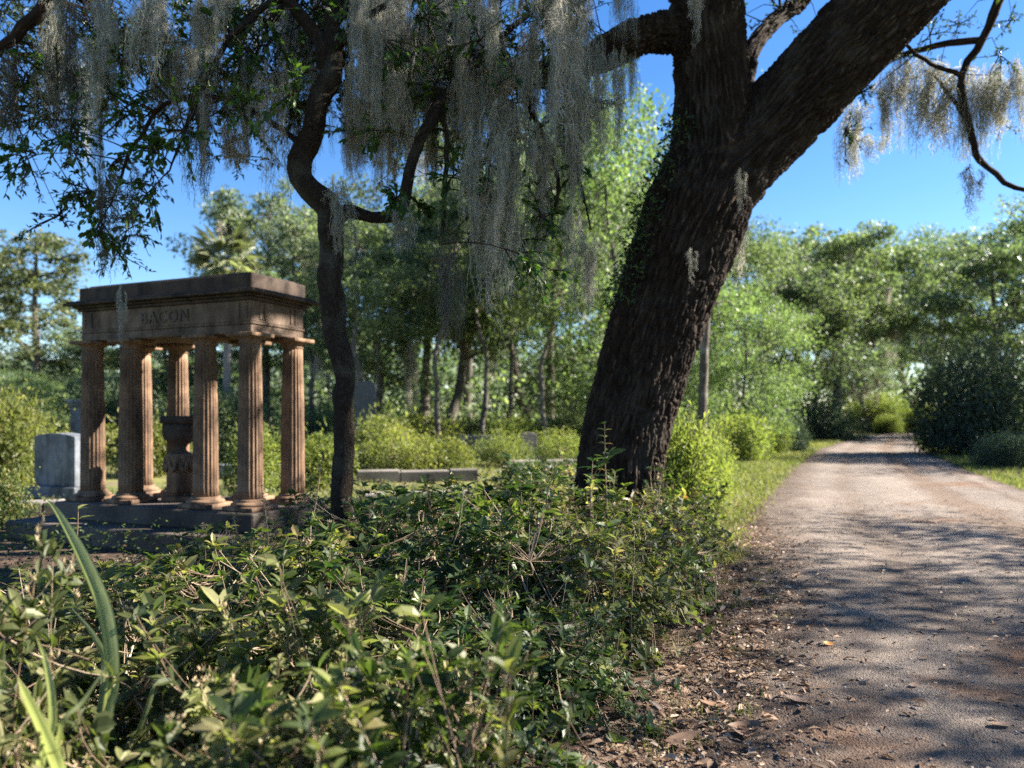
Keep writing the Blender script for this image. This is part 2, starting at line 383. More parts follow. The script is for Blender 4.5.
M = dict(
    oakbark=barkmat('oak bark', (.012, .0075, .0055), (.027, .018, .013), (.12, .088, .068), 1.8, .7, (.045, .036, .028), .02),
    bark=barkmat('slim bark', (.016, .011, .008), (.038, .027, .019), (.08, .06, .045), 3.0, 1.0, (.075, .07, .055), .02, 8.0),
    farbark=barkmat('far bark', (.05, .042, .035), (.10, .085, .07), (.2, .17, .14), .8, .5, (.2, .19, .16)),
    paletrunk=barkmat('palm bark', (.12, .11, .10), (.2, .18, .165), (.28, .25, .23), 1.0, .5),
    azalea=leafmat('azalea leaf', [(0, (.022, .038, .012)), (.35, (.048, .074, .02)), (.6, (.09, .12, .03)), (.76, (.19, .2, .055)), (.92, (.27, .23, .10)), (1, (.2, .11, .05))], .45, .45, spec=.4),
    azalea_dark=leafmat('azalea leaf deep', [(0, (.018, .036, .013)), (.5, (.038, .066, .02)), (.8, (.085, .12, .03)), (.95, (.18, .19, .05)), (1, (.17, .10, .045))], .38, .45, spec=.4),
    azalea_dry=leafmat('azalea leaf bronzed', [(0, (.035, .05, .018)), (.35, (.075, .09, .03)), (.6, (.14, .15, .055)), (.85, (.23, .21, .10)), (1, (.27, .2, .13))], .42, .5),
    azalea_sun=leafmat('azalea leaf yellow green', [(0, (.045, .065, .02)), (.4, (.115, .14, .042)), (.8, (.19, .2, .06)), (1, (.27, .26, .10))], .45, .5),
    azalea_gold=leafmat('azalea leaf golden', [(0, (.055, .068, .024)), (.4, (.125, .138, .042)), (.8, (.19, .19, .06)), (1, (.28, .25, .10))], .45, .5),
    oakleaf=leafmat('oak leaf', [(0, (.018, .034, .011)), (.5, (.036, .06, .018)), (1, (.075, .105, .03))], .3, .42, spec=.4),
    slimleaf=leafmat('broad leaf', [(0, (.025, .06, .014)), (.6, (.05, .10, .022)), (1, (.10, .17, .03))], .45, .4, spec=.5),
    tree_dark=leafmat('dark tree leaf', [(0, (.045, .062, .036)), (.5, (.09, .12, .07)), (1, (.165, .2, .115))], .38, .5),
    tree_mid=leafmat('mid tree leaf', [(0, (.042, .06, .034)), (.5, (.10, .128, .072)), (1, (.2, .225, .125))], .42, .5),
    tree_bright=leafmat('bright tree leaf', [(0, (.048, .072, .032)), (.5, (.09, .125, .056)), (1, (.16, .195, .095))], .45, .5),
    tree_grey=leafmat('grey green leaf', [(0, (.055, .075, .05)), (.5, (.11, .135, .09)), (1, (.18, .2, .14))], .35, .5),
    pine=leafmat('pine needles', [(0, (.04, .055, .025)), (.5, (.085, .10, .045)), (1, (.15, .155, .07))], .3, .5),
    camellia=leafmat('camellia leaf', [(0, (.025, .04, .027)), (.5, (.05, .072, .05)), (1, (.095, .12, .085))], .2, .5, spec=.25),
    palmleaf=leafmat('palm leaf', [(0, (.10, .115, .07)), (.6, (.22, .23, .14)), (1, (.32, .31, .2))], .3, .45),
    strap=leafmat('strap leaf', [(0, (.15, .19, .075)), (1, (.33, .36, .18))], .5, .36, (1.0, 1.0, .6), .5),
    grass=leafmat('grass', [(0, (.055, .072, .022)), (.5, (.115, .125, .042)), (1, (.24, .2, .095))], .35, .6),
    moss=plainrnd('grey moss', [(0, (.19, .19, .155)), (.5, (.35, .345, .285)), (1, (.56, .55, .46))], .9, .5),
    moss_shaded=plainrnd('dark moss', [(0, (.07, .066, .055)), (.5, (.13, .122, .10)), (1, (.22, .21, .17))], .9, .3),  # darker copy of the grey moss, shade worked into its colour
    moss_sunlit=plainrnd('pale moss', [(0, (.28, .26, .21)), (.5, (.42, .39, .32)), (1, (.6, .56, .47))], .9, .45),  # grey moss again, lightened in colour to stand for sunlit strands
    stem=plainrnd('azalea stem', [(0, (.13, .085, .055)), (.6, (.25, .18, .12)), (1, (.4, .32, .23))], .8),
    spent=plainrnd('spent blossom', [(0, (.16, .10, .055)), (.5, (.30, .22, .12)), (1, (.5, .43, .27))], .7, .3),
    litter=plainrnd('leaf litter', [(0, (.08, .045, .03)), (.4, (.2, .12, .075)), (.75, (.35, .24, .16)), (1, (.48, .38, .29))], .8, .1),
    deadleaf=plainrnd('fallen leaf', [(0, (.22, .13, .08)), (1, (.38, .26, .18))], .55, .1, .3),
    orangeleaf=plainrnd('orange leaf', [(0, (.6, .27, .06)), (1, (.75, .36, .09))], .5, .1, .3),
    pebble=plainrnd('pebble', [(0, (.14, .12, .105)), (.5, (.26, .225, .195)), (1, (.48, .44, .4))], .85),
    sand=stonemat('brownstone', (.18, .108, .064), (.28, .18, .115), (.06, .038, .027), 5, .3),
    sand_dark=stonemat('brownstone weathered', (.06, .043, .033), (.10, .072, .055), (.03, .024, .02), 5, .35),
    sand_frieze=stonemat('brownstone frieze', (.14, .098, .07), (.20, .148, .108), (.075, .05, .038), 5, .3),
    step=stonemat('step stone', (.10, .078, .062), (.16, .13, .105), (.055, .045, .038), 4, .35, False),
    granite=stonemat('grey granite', (.12, .135, .16), (.2, .215, .24), (.07, .075, .08), 7, .2),
    coping=stonemat('coping stone', (.16, .145, .125), (.27, .24, .21), (.09, .08, .065), 4, .3, False),
    darkstone=stonemat('dark granite', (.06, .065, .07), (.10, .105, .11), None, 9, .1, False, .5),
)

# ------------------------------------------------------------------ world, sun, camera
sun_v = nz(np.array([.80, .13, .57]))
el = math.asin(sun_v[2]); az = math.atan2(sun_v[0], sun_v[1])
w = bpy.data.worlds.new('World'); S.world = w; w.use_nodes = True
nt = w.node_tree; nt.nodes.clear()
sky = N(nt, 'ShaderNodeTexSky', sky_type='NISHITA'); sky.sun_disc = False
sky.sun_elevation = el; sky.sun_rotation = az; sky.ozone_density = 3.0; sky.air_density = 1.0; sky.dust_density = .1
bg = N(nt, 'ShaderNodeBackground'); bg.inputs['Strength'].default_value = .05
wo = N(nt, 'ShaderNodeOutputWorld'); hs = N(nt, 'ShaderNodeHueSaturation'); hs.inputs['Saturation'].default_value = 1.27; hs.inputs['Hue'].default_value = .508; nt.links.new(sky.outputs[0], hs.inputs['Color']); nt.links.new(hs.outputs[0], bg.inputs[0]); nt.links.new(bg.outputs[0], wo.inputs[0])
ld = bpy.data.lights.new('sun', 'SUN'); ld.energy = 5.0; ld.angle = math.radians(.53); ld.color = (1, .93, .82)
lo = bpy.data.objects.new('sun', ld); COL.objects.link(lo); lo.rotation_euler = Vector(sun_v).to_track_quat('Z', 'Y').to_euler(); lo.location = (10, 0, 20)
cd = bpy.data.cameras.new('camera'); cam = bpy.data.objects.new('camera', cd); COL.objects.link(cam); S.camera = cam
cam.location = (0, 0, CH); cam.rotation_euler = (PI / 2, 0, 0); cd.sensor_width = 36; cd.lens = F / 1024 * 36
cd.shift_y = (HY - 384) / 1024; cd.clip_start = .05; cd.clip_end = 3000
cd.dof.use_dof = True; cd.dof.focus_distance = 4.2; cd.dof.aperture_fstop = 1.5
vs = S.view_settings; S.display_settings.display_device = 'sRGB'
vs.view_transform = 'Standard'; vs.look = 'None'; vs.exposure = 2.3; vs.gamma = 1; vs.use_curve_mapping = False
S.cycles.use_denoising = False
S.cycles.max_bounces = 8; S.cycles.diffuse_bounces = 4; S.cycles.glossy_bounces = 2; S.cycles.transmission_bounces = 4; S.cycles.transparent_max_bounces = 8
S.cycles.sample_clamp_indirect = 4

# ------------------------------------------------------------------ setting: ground, road, verge
def sheet(name, pts_l, pts_r, z, mat, nx=12, step=.25, amp=0.0, edge=.05, seed=0, zfun=None):
    """strip between two edge polylines given as (x, y), same y range"""
    pl = np.array(pts_l, float); pr = np.array(pts_r, float)
    y0, y1 = pl[0, 1], pl[-1, 1]
    ys = [y0]
    while ys[-1] < y1: ys.append(min(y1, ys[-1] + step * max(1, ys[-1] / 8)))
    ys = np.array(ys)
    q = np.stack([ys, ys * 0 + seed, ys * 0], 1)
    xl = np.interp(ys, pl[:, 1], pl[:, 0]) + (fbm(q * 1.7, 4) - .5) * edge * 4
    xr = np.interp(ys, pr[:, 1], pr[:, 0]) + (fbm(q * 1.7 + 50, 4) - .5) * edge * 4
    u = np.linspace(0, 1, nx)
    X = xl[:, None] + (xr - xl)[:, None] * u; Yg = ys[:, None] * np.ones(nx)
    Z = np.full(X.shape, z, float)
    if zfun is not None: Z = Z + zfun(X, Yg, u[None] * np.ones_like(X))
    V = np.stack([X, Yg, Z], 2).reshape(-1, 3)
    i = np.arange(len(ys) - 1)[:, None] * nx; j = np.arange(nx - 1)[None]
    Fq = np.stack([i + j, i + j + 1, i + nx + j + 1, i + nx + j], -1).reshape(-1, 4)
    b = Buf(); b.add(V, Fq, np.clip(np.tile(np.minimum(u, (1 - u) * 2), len(ys)) * 1.4, 0, 1))
    return tag(obj(name, b, mat), kind='structure')

gb = Buf(); gb.add([(-900, -300, 0), (900, -300, 0), (900, 1500, 0), (-900, 1500, 0)], np.array([[0, 1, 2, 3]]))
tag(obj('ground', gb, groundmat('grassy soil', [(0, 0, 0, (.085, .10, .03)), (.5, .42, .6, (.16, .16, .05)), (.9, .5, .66, (.13, .10, .065)), (3, .55, .72, (.2, .17, .11))], .6, .6, fscale=14)), kind='structure')
ROADL = [(.70, -4), (.70, 2.0), (.86, 3.2), (1.35, 5), (2.15, 7.8), (3.3, 10.7), (5.3, 15.5), (7.4, 20.3), (12.6, 31.6), (21, 47), (30, 60), (41, 70), (62, 80)]
ROADR = [(5.9, -4), (6.0, 2.0), (6.4, 3.2), (7.0, 5), (7.9, 7.8), (8.7, 10.7), (10.3, 15.5), (12.2, 20.3), (17.2, 31.6), (24.8, 47), (35, 60), (49, 69), (80, 80)]
def road_z(X, Yg, u):
    p = np.stack([X.ravel(), Yg.ravel(), X.ravel() * 0], 1)
    e = np.clip(np.minimum(u, 1 - u) * 8, 0, 1)
    ruts = -.02 * (np.exp(-((u - .33) / .07) ** 2) + np.exp(-((u - .70) / .07) ** 2))
    return (.02 + ruts + .018 * (fbm(p * .9, 4).reshape(X.shape) - .4) + .012 * (fbm(p * 5, 3).reshape(X.shape) - .4)) * e
road_m = groundmat('gravel road', [(0, 0, 0, (.205, .168, .140)), (.35, .42, .62, (.155, .127, .107)), (1.6, .5, .7, (.24, .20, .170)), (.5, .56, .66, (.165, .10, .065)), (7, .6, .72, (.115, .086, .07))], .5, .8, fscale=30, dist=.02, pebble=85, edge=(.10, .072, .055))
road = sheet('road', ROADL, ROADR, .012, road_m, 60, .12, edge=.1, seed=3, zfun=road_z)
soil_m = groundmat('dark mulch', [(0, 0, 0, (.07, .048, .035)), (2.2, .45, .65, (.13, .088, .06)), (9, .52, .7, (.2, .14, .1))], .8, .9, fscale=50, dist=.03)
verge_m = groundmat('littered soil', [(0, 0, 0, (.20, .14, .10)), (1.7, .45, .62, (.13, .093, .068)), (5, .5, .66, (.31, .23, .17)), (14, .56, .7, (.38, .30, .23))], .8, .9, fscale=60, dist=.03, pebble=70)
SOILR = [(.0, -4), (.1, 2), (.40, 3.2), (1.0, 4.6), (1.62, 6.1), (2.4, 8.5), (2.75, 10), (3.0, 11.5)]
sheet('soil', [(-7, -4), (-7, 11.5)], SOILR, .004, soil_m, 40, .3, edge=.08, seed=9)
VR = [(x + .6, y) for x, y in SOILR]; VR[-2] = (2.95, 10); VR[-1] = (3.1, 11.5)
VL = [(x - .15, y) for x, y in SOILR]
sheet('verge', VL, [(max(a[0], np.interp(a[1], [q[1] for q in ROADL], [q[0] for q in ROADL]) + .25 if a[1] < 8 else a[0]), a[1]) for a in VR], .008, verge_m, 14, .2, edge=.06, seed=5)

rng = np.random.default_rng(5)
# grass blades along the verges
def road_edges(y):
    return np.interp(y, [q[1] for q in ROADL], [q[0] for q in ROADL]), np.interp(y, [q[1] for q in ROADR], [q[0] for q in ROADR])
def grass_blades(buf, x, y, h, wd, z=0.0):
    n = len(x)
    a = rng.random(n) * 2 * PI; lean = rng.random(n)[:, None] * .6
    d = np.stack([np.cos(a), np.sin(a), np.zeros(n)], 1); s = np.stack([-np.sin(a), np.cos(a), np.zeros(n)], 1)
    b = np.stack([x, y, np.full(n, z)], 1); h = h[:, None]; wd = wd[:, None]
    m = b + UP * h * .6 + d * lean * h * .35
    V = np.stack([b - s * wd * .5, b + s * wd * .5, m + s * wd * .35, m - s * wd * .35, b + UP * h + d * lean * h], 1)
    o = np.arange(n)[:, None] * 5
    buf.add(V.reshape(-1, 3), [o + np.array([[0, 1, 2, 3]]), o + np.array([[3, 2, 4]])], np.repeat(np.clip(rng.random(n) * .6 + .4 * fbm(np.stack([x, y, x * 0], 1) * .8, 2), 0, 1), 5))
g = Buf()
n = 75000
y = 7.5 + 38 * rng.random(n) ** 1.7
l, r = road_edges(y)
side = rng.random(n) < .5
x = np.where(side, l - (rng.random(n) ** 1.3) * (1.0 + .05 * y) + .25 * rng.normal(size=n) * .5, r + rng.random(n) ** 1.2 * (3 + .05 * y) - .1)
keep = fbm(np.stack([x, y, x * 0], 1) * .9, 3) + .25 * rng.random(n) > .42
x, y = x[keep], y[keep]
grass_blades(g, x, y, .03 + .05 * rng.random(len(x)) * (1 + y / 25), .006 + .0009 * y)
n = 26000                                   # rougher grass on the plots among the graves
y = 11.5 + 24 * rng.random(n) ** 1.3; x = (-.62 + rng.random(n) * .78) * y
keep = fbm(np.stack([x, y, x * 0], 1) * .6 + 9, 3) > .45
grass_blades(g, x[keep], y[keep], .05 + .08 * rng.random(keep.sum()), .008 + .001 * y[keep])
tag(obj('grass', g, M['grass']), kind='stuff')
g = Buf()                                    # little weeds in the litter beside the road
for k in range(70):
    yy = 2.6 + 6 * rng.random(); xx = np.interp(yy, [q[1] for q in SOILR], [q[0] for q in SOILR]) + .05 + rng.normal() * .2 + rng.random() * .35
    nb = rng.integers(10, 40)
    grass_blades(g, xx + rng.normal(size=nb) * .05, yy + rng.normal(size=nb) * .05, .03 + .05 * rng.random(nb), np.full(nb, .004), .006)
tag(obj('weeds', g, M['grass']), kind='stuff')
# leaf litter and pebbles
g = Buf(); n = 19000
y = 1.8 + 11 * rng.random(n) ** 1.5
e = np.interp(y, [q[1] for q in SOILR], [q[0] for q in SOILR])
x = e + .2 + rng.normal(size=n) * .33 + (rng.random(n) < .2) * rng.random(n) * 4.5
a = rng.random(n) * 2 * PI
d = np.stack([np.cos(a), np.sin(a), .15 * rng.normal(size=n)], 1)
nn = nz(np.stack([.35 * rng.normal(size=n), .35 * rng.normal(size=n), np.ones(n)], 1))
leaves(g, np.stack([x, y, .018 + .02 * rng.random(n) + np.where(x > e + .5, .02, 0)], 1), d, nn, .014 + .055 * rng.random(n) ** 2.4, .4, 'fold', rng.random(n), .25, .1)
n = 420
y = 2.0 + 8 * rng.random(n) ** 1.4; x = np.interp(y, [q[1] for q in SOILR], [q[0] for q in SOILR]) + .2 + rng.normal(size=n) * .4; a = rng.random(n) * 6.28
leaves(g, np.stack([x, y, .03 + .015 * rng.random(n)], 1), np.stack([np.cos(a), np.sin(a), .1 * rng.normal(size=n)], 1), nz(np.stack([.3 * rng.normal(size=n), .3 * rng.normal(size=n), np.ones(n)], 1)), .05 + .05 * rng.random(n), .42, 'rich', .55 + .45 * rng.random(n), .35, .25)
tag(obj('leaf_litter', g, M['litter']), kind='stuff')
g = Buf(); n = 9000
y = 2.2 + 14 * rng.random(n) ** 1.6
l, r = road_edges(y); x = l + (r - l) * rng.random(n) ** 1.3 - .1
sz = .003 + .009 * rng.random(n) ** 3
oct_ = np.array([(1, 0, 0), (0, 1, 0), (-1, 0, 0), (0, -1, 0), (0, 0, .7), (0, 0, -.7)])
V = oct_[None] * sz[:, None, None] * (.7 + .6 * rng.random((n, 6, 1)))
aa = rng.random(n) * 6.28; V = np.stack([V[..., 0] * np.cos(aa)[:, None] - V[..., 1] * np.sin(aa)[:, None], V[..., 0] * np.sin(aa)[:, None] + V[..., 1] * np.cos(aa)[:, None], V[..., 2]], 2)
V = V + np.stack([x, y, .030 + sz * 0], 1)[:, None]
ft = np.array([[0, 1, 4], [1, 2, 4], [2, 3, 4], [3, 0, 4], [1, 0, 5], [2, 1, 5], [3, 2, 5], [0, 3, 5]])
g.add(V.reshape(-1, 3), (np.arange(n)[:, None, None] * 6 + ft[None]).reshape(-1, 3), np.repeat(rng.random(n), 6))
tag(obj('pebbles', g, M['pebble']), kind='stuff')

# fallen leaves one can pick out
FL = [(683, 746, .115, .3, 'large flat brown leaf lying face up at the edge of the litter', 0), (741, 741, .085, 2.0, 'rounded brown leaf on its side beside the large flat brown leaf', 0),
      (800, 708, .10, 2.9, 'long pale brown leaf lying alone on dark shaded gravel', 0), (803, 717, .055, 1.2, 'short torn grey leaf tucked under the long pale leaf', 0),
      (640, 688, .075, .2, 'narrow tan leaf under the overhanging shrub twigs', 0), (712, 712, .085, 2.7, 'dark brown leaf curled beside a tuft of weeds', 0),
      (828, 650, .055, .4, 'small bright orange leaf on the gravel road', 1), (722, 640, .06, 2.2, 'upright curled pinkish leaf near the shrub edge', 0),
      (752, 634, .07, .1, 'dark grey curled leaf beside the pinkish leaf', 0), (700, 655, .07, .1, 'pale straw leaf pointing out of the shrub onto bare soil', 0),
      (915, 692, .06, .5, 'pale tan leaf on the sunlit part of the gravel', 0), (1002, 733, .08, .2, 'pale brown leaf at the very edge of the picture on the gravel', 0),
      (592, 735, .075, .9, 'crumpled brown leaf close to the shrub roots', 0), (745, 736, .1, 3.1, 'grey brown strip of leaf just behind the rounded brown leaf', 0)]
for i, (px, py, L, a, lab, om) in enumerate(FL):
    L = L * 1.6
    Y = F * 1.5 / (py - HY)
    b = Buf(); rg = np.random.default_rng(100 + i); K = 9
    for k in range(1):
        t = np.linspace(0, 1, K); wv = np.sin(PI * t ** .8) ** .8 * L * .21
        curl = .25 * rg.normal() + .5
        c = np.stack([t * L - L / 2, .03 * L * np.sin(5 * t + rg.random() * 6), .10 * L * (2 * t - 1) ** 2 * curl * 2 + .004], 1)
        lv = c + np.stack([t * 0, wv, wv * .55 * curl], 1); rv = c - np.stack([t * 0, wv, -wv * .45 * curl], 1)
        V = np.stack([lv, c, rv], 1).reshape(-1, 3)
        ii = np.arange(K - 1)[:, None] * 3; jj = np.arange(2)[None]
        b.add(V, np.stack([ii + jj, ii + jj + 1, ii + 3 + jj + 1, ii + 3 + jj], -1).reshape(-1, 4), np.full(len(V), rg.random()))
    o = obj('fallen_leaf', b, M['orangeleaf' if om else 'deadleaf'])
    o.location = (*G(px, Y)[:2], .034); o.rotation_euler = (rg.normal() * .15, rg.normal() * .12, a)
    tag(o, lab, 'leaf', 'fallen leaves on the roadside')

# ------------------------------------------------------------------ the monument
cR, cL = np.array([-2.93, 8.5]), np.array([-5.24, 9.49])       # corner column axes of the front row
ex = nz(cR - cL); ey = np.array([-ex[1], ex[0]]); WID = float(np.linalg.norm(cR - cL)); DEP = .72
ORG = (cL + cR) / 2 + ey * DEP / 2
mon = thing('colonnade_monument', 'brown stone colonnade with fluted columns and a heavy carved roof beside the shrubs', 'monument', (ORG[0], ORG[1], 0), math.atan2(ex[1], ex[0]))
hw, hd = WID / 2, DEP / 2
for (ext, z0, z1) in ((.66, 0.0, .215), (.30, .217, .425)):
    b = Buf(); box(b, (-hw - ext, -hd - ext, z0), (hw + ext, hd + ext, z1), .015); obj('step', b, M['step'], mon, False)
def column(x, y):
    b = Buf(); z0, z1 = .548, 2.285
    prof = []
    for k in range(15):
        u = k / 14; prof.append((.142 - .026 * u + .006 * math.sin(PI * u), z0 + (z1 - z0) * u, 1.0 if 0 < k < 14 else .2))
    lathe(b, prof, 120, (0, 0, 0), 20, .11)
    c = obj('column', b, M['sand'], mon); c.location = (x, y, 0)
    b = Buf(); box(b, (-.215, -.215, .427), (.215, .215, .478), .008)
    lathe(b, [(.20, .478), (.212, .49), (.208, .508), (.18, .52), (.165, .528), (.168, .540), (.16, .552)], 40); obj('plinth', b, M['sand'], c)
    b = Buf()
    lathe(b, [(.113, 2.282), (.126, 2.292), (.126, 2.302), (.118, 2.306), (.125, 2.33), (.155, 2.352), (.165, 2.358)], 40)
    box(b, (-.185, -.185, 2.359), (.185, .185, 2.402), .006); obj('capital', b, M['sand'], c)
for u in (0, .262, .738, 1):
    for v in (-hd, hd): column(-hw + u * WID, v)
e_ = .088
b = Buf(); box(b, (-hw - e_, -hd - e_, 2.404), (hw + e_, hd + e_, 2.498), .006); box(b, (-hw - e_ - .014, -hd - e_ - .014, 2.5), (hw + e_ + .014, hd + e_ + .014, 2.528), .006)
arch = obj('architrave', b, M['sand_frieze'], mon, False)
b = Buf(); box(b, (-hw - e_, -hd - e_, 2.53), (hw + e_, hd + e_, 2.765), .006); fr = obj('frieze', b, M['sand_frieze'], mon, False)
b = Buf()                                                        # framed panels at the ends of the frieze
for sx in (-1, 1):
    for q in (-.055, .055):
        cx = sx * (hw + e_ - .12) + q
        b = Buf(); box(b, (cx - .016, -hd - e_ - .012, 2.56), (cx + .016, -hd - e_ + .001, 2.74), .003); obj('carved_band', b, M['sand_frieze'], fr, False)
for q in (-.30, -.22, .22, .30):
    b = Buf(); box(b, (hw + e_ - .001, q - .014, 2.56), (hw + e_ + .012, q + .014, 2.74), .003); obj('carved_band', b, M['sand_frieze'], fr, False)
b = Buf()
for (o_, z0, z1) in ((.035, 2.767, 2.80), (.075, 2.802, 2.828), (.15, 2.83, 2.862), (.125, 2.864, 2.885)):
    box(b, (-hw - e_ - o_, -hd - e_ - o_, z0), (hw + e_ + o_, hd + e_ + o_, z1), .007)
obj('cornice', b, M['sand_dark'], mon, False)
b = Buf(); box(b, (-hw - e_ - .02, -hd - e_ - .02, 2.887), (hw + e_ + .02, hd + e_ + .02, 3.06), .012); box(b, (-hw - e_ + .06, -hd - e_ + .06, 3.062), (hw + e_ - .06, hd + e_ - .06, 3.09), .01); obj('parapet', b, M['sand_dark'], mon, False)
def lettering(txt, size, parent, mat, mtx, ext=.008):
    cu = bpy.data.curves.new('lettering', 'FONT'); cu.body = txt; cu.size = size; cu.extrude = ext; cu.align_x = 'CENTER'; cu.space_character = 1.15
    cu.offset = .002
    t = bpy.data.objects.new('lettering_curve', cu); COL.objects.link(t)
    dg = bpy.context.evaluated_depsgraph_get(); me = bpy.data.meshes.new_from_object(t.evaluated_get(dg))
    me.materials.clear(); me.materials.append(mat); bpy.data.objects.remove(t)
    me.transform(mtx)
    return link('lettering', me, parent)
tx = -hw + .535 * WID - .03
lettering('BACON', .2, fr, M['step'], Matrix.Translation((tx, -hd - e_ - .006, 2.575)) @ Matrix.Rotation(PI / 2, 4, 'X'))

# the urn inside
u0 = ORG + (-.18) * ex
urn = thing('stone_urn', 'weathered brown stone urn on a draped pedestal standing between the columns', 'urn', (u0[0], u0[1], .427), math.atan2(ex[1], ex[0]) + .5)
b = Buf(); box(b, (-.17, -.17, 0), (.17, .17, .07), .01); box(b, (-.14, -.14, .072), (.14, .14, .10), .01); obj('base', b, M['sand'], urn, False)
b = Buf(); lathe(b, [(.15, .102), (.16, .13), (.15, .3), (.158, .45), (.17, .54), (.165, .57), (.12, .59)], 36); ped = obj('pedestal', b, M['sand'], urn)
b = Buf()
for k in range(9):
    a = k * 2 * PI / 9; a2 = a + 2 * PI / 9; t = np.linspace(0, 1, 9); an = a + (a2 - a) * t
    zz = .545 - .16 * np.sin(PI * t); rr = .17 + .012 * np.sin(PI * t)
    tube(b, np.stack([rr * np.cos(an), rr * np.sin(an), zz], 1), .012 + .018 * np.sin(PI * t), 8)
obj('drapery', b, M['sand'], ped)
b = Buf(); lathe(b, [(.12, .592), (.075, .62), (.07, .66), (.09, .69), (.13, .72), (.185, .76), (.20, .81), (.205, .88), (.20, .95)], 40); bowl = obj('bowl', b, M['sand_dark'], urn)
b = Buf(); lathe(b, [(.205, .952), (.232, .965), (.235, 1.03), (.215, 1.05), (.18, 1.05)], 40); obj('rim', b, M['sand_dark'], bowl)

# ------------------------------------------------------------------ gravestones and copings
def headstone(label, px, Y, w, h, d, rz, mat, arch=.06, name='headstone', base=True):
    p = G(px, Y); t = thing(name, label, 'gravestone', (p[0], p[1], 0), rz)
    z = 0
    if base:
        b = Buf(); box(b, (-w / 2 - .12, -d / 2 - .1, 0), (w / 2 + .12, d / 2 + .1, .22), .015); obj('base', b, mat, t, False); z = .222
    b = Buf(); K = 17; xs = np.linspace(-w / 2, w / 2, K); tz = h - arch * (2 * xs / w) ** 2
    prof = [(-w / 2, z)] + [(a, c) for a, c in zip(xs, tz)] + [(w / 2, z)]
    n_ = len(prof); V = [(a, -d / 2, c) for a, c in prof] + [(a, d / 2, c) for a, c in prof]
    b.add(V, [np.arange(n_)[None, ::-1].copy(), (np.arange(n_) + n_)[None], np.array([[i, (i + 1) % n_, (i + 1) % n_ + n_, i + n_] for i in range(n_)])])
    o = obj('tablet', b, mat, t, False); md = o.modifiers.new('bevel', 'BEVEL'); md.width = .012; md.segments = 2; md.limit_method = 'ANGLE'
    return t
headstone('broad grey granite gravestone with a gently curved top beside the colonnade', 62, 13.6, 1.08, 1.16, .30, -.42, M['granite'])
headstone('tall dark upright gravestone among the trees behind the slender trunk', 366, 24, .62, 2.55, .35, .1, M['darkstone'], .1)
headstone('small pale blue grey gravestone behind the yellow azaleas', 464, 27, .62, .75, .2, .2, M['granite'], .05)
headstone('small grey gravestone in shade before the far dark shrubs', 552, 30, .7, .7, .2, .1, M['coping'], .03)
# pale pillar monument with a cap
p = G(80, 24); t = thing('pillar_monument', 'slim pale pillar gravestone with a flat cap behind the broad gravestone', 'gravestone', (p[0], p[1], 0), .2)
b = Buf(); box(b, (-.35, -.35, 0), (.35, .35, .35), .02); obj('base', b, M['granite'], t, False)
b = Buf(); box(b, (-.22, -.22, .352), (.22, .22, 1.75), .02); obj('shaft', b, M['granite'], t, False)
b = Buf(); box(b, (-.29, -.29, 1.752), (.29, .29, 1.84), .02); box(b, (-.33, -.33, 1.842), (.33, .33, 1.95), .03); obj('cap', b, M['granite'], t, False)
p = G(910, 67); t = thing('gatepost', 'pale stone post standing at the far end of the road', 'post', (p[0], p[1], 0), .2)
b = Buf(); box(b, (-.55, -.5, 0), (.55, .5, 2.4), .03); obj('shaft', b, M['coping'], t, False)
b = Buf(); box(b, (-.68, -.62, 2.402), (.68, .62, 2.62), .04); obj('cap', b, M['coping'], t, False)
def coping(label, px0, px1, Y, h, d, mat, dy=0.0, name='grave_coping'):
    a, c = G(px0, Y), G(px1, Y + dy); L = np.linalg.norm(c - a); t = thing(name, label, 'grave kerb', (*((a + c) / 2)[:2], 0), math.atan2(c[1] - a[1], c[0] - a[0]))
    x = -L / 2
    rg = np.random.default_rng(int(px0) + 500); 
    while x < L / 2 - .05:
        l = min(.8 + .5 * rg.random(), L / 2 - x)
        b = Buf(); hh = h * (.93 + .14 * rg.random()); box(b, (x, -d / 2, 0), (x + l - .012, d / 2, hh), .02); obj('block', b, mat, t, False); x += l
    return t
coping('low row of pale coping stones before the golden azalea hedge', 357, 478, 16.6, .26, .35, M['coping'], .5)
coping('pale flat kerb set in the grass just behind the slender tree', 362, 470, 13.4, .10, .5, M['coping'], .4)
coping('low pale kerb between the golden azaleas and the great oak', 505, 575, 21, .2, .5, M['coping'], .6)
coping('pinkish low kerb beyond the colonnade steps by the broad gravestone', -30, 62, 11.2, .2, .45, M['coping'], .3)
headstone('small pale gravestone beside the low kerb close to the oak', 528, 23, .55, .95, .15, .2, M['coping'], .08)
headstone('squat pale grave block behind the golden hedge end', 488, 25, 1.0, .8, .4, .1, M['coping'], .0)
coping('long pale grave slab lying in the sun before the great oak', 520, 578, 17, .24, 1.0, M['coping'], .3, 'grave_slab')
coping('grey ledger stones seen between the colonnade columns', 205, 335, 17.5, .35, .6, M['granite'], .6, 'grave_ledger')

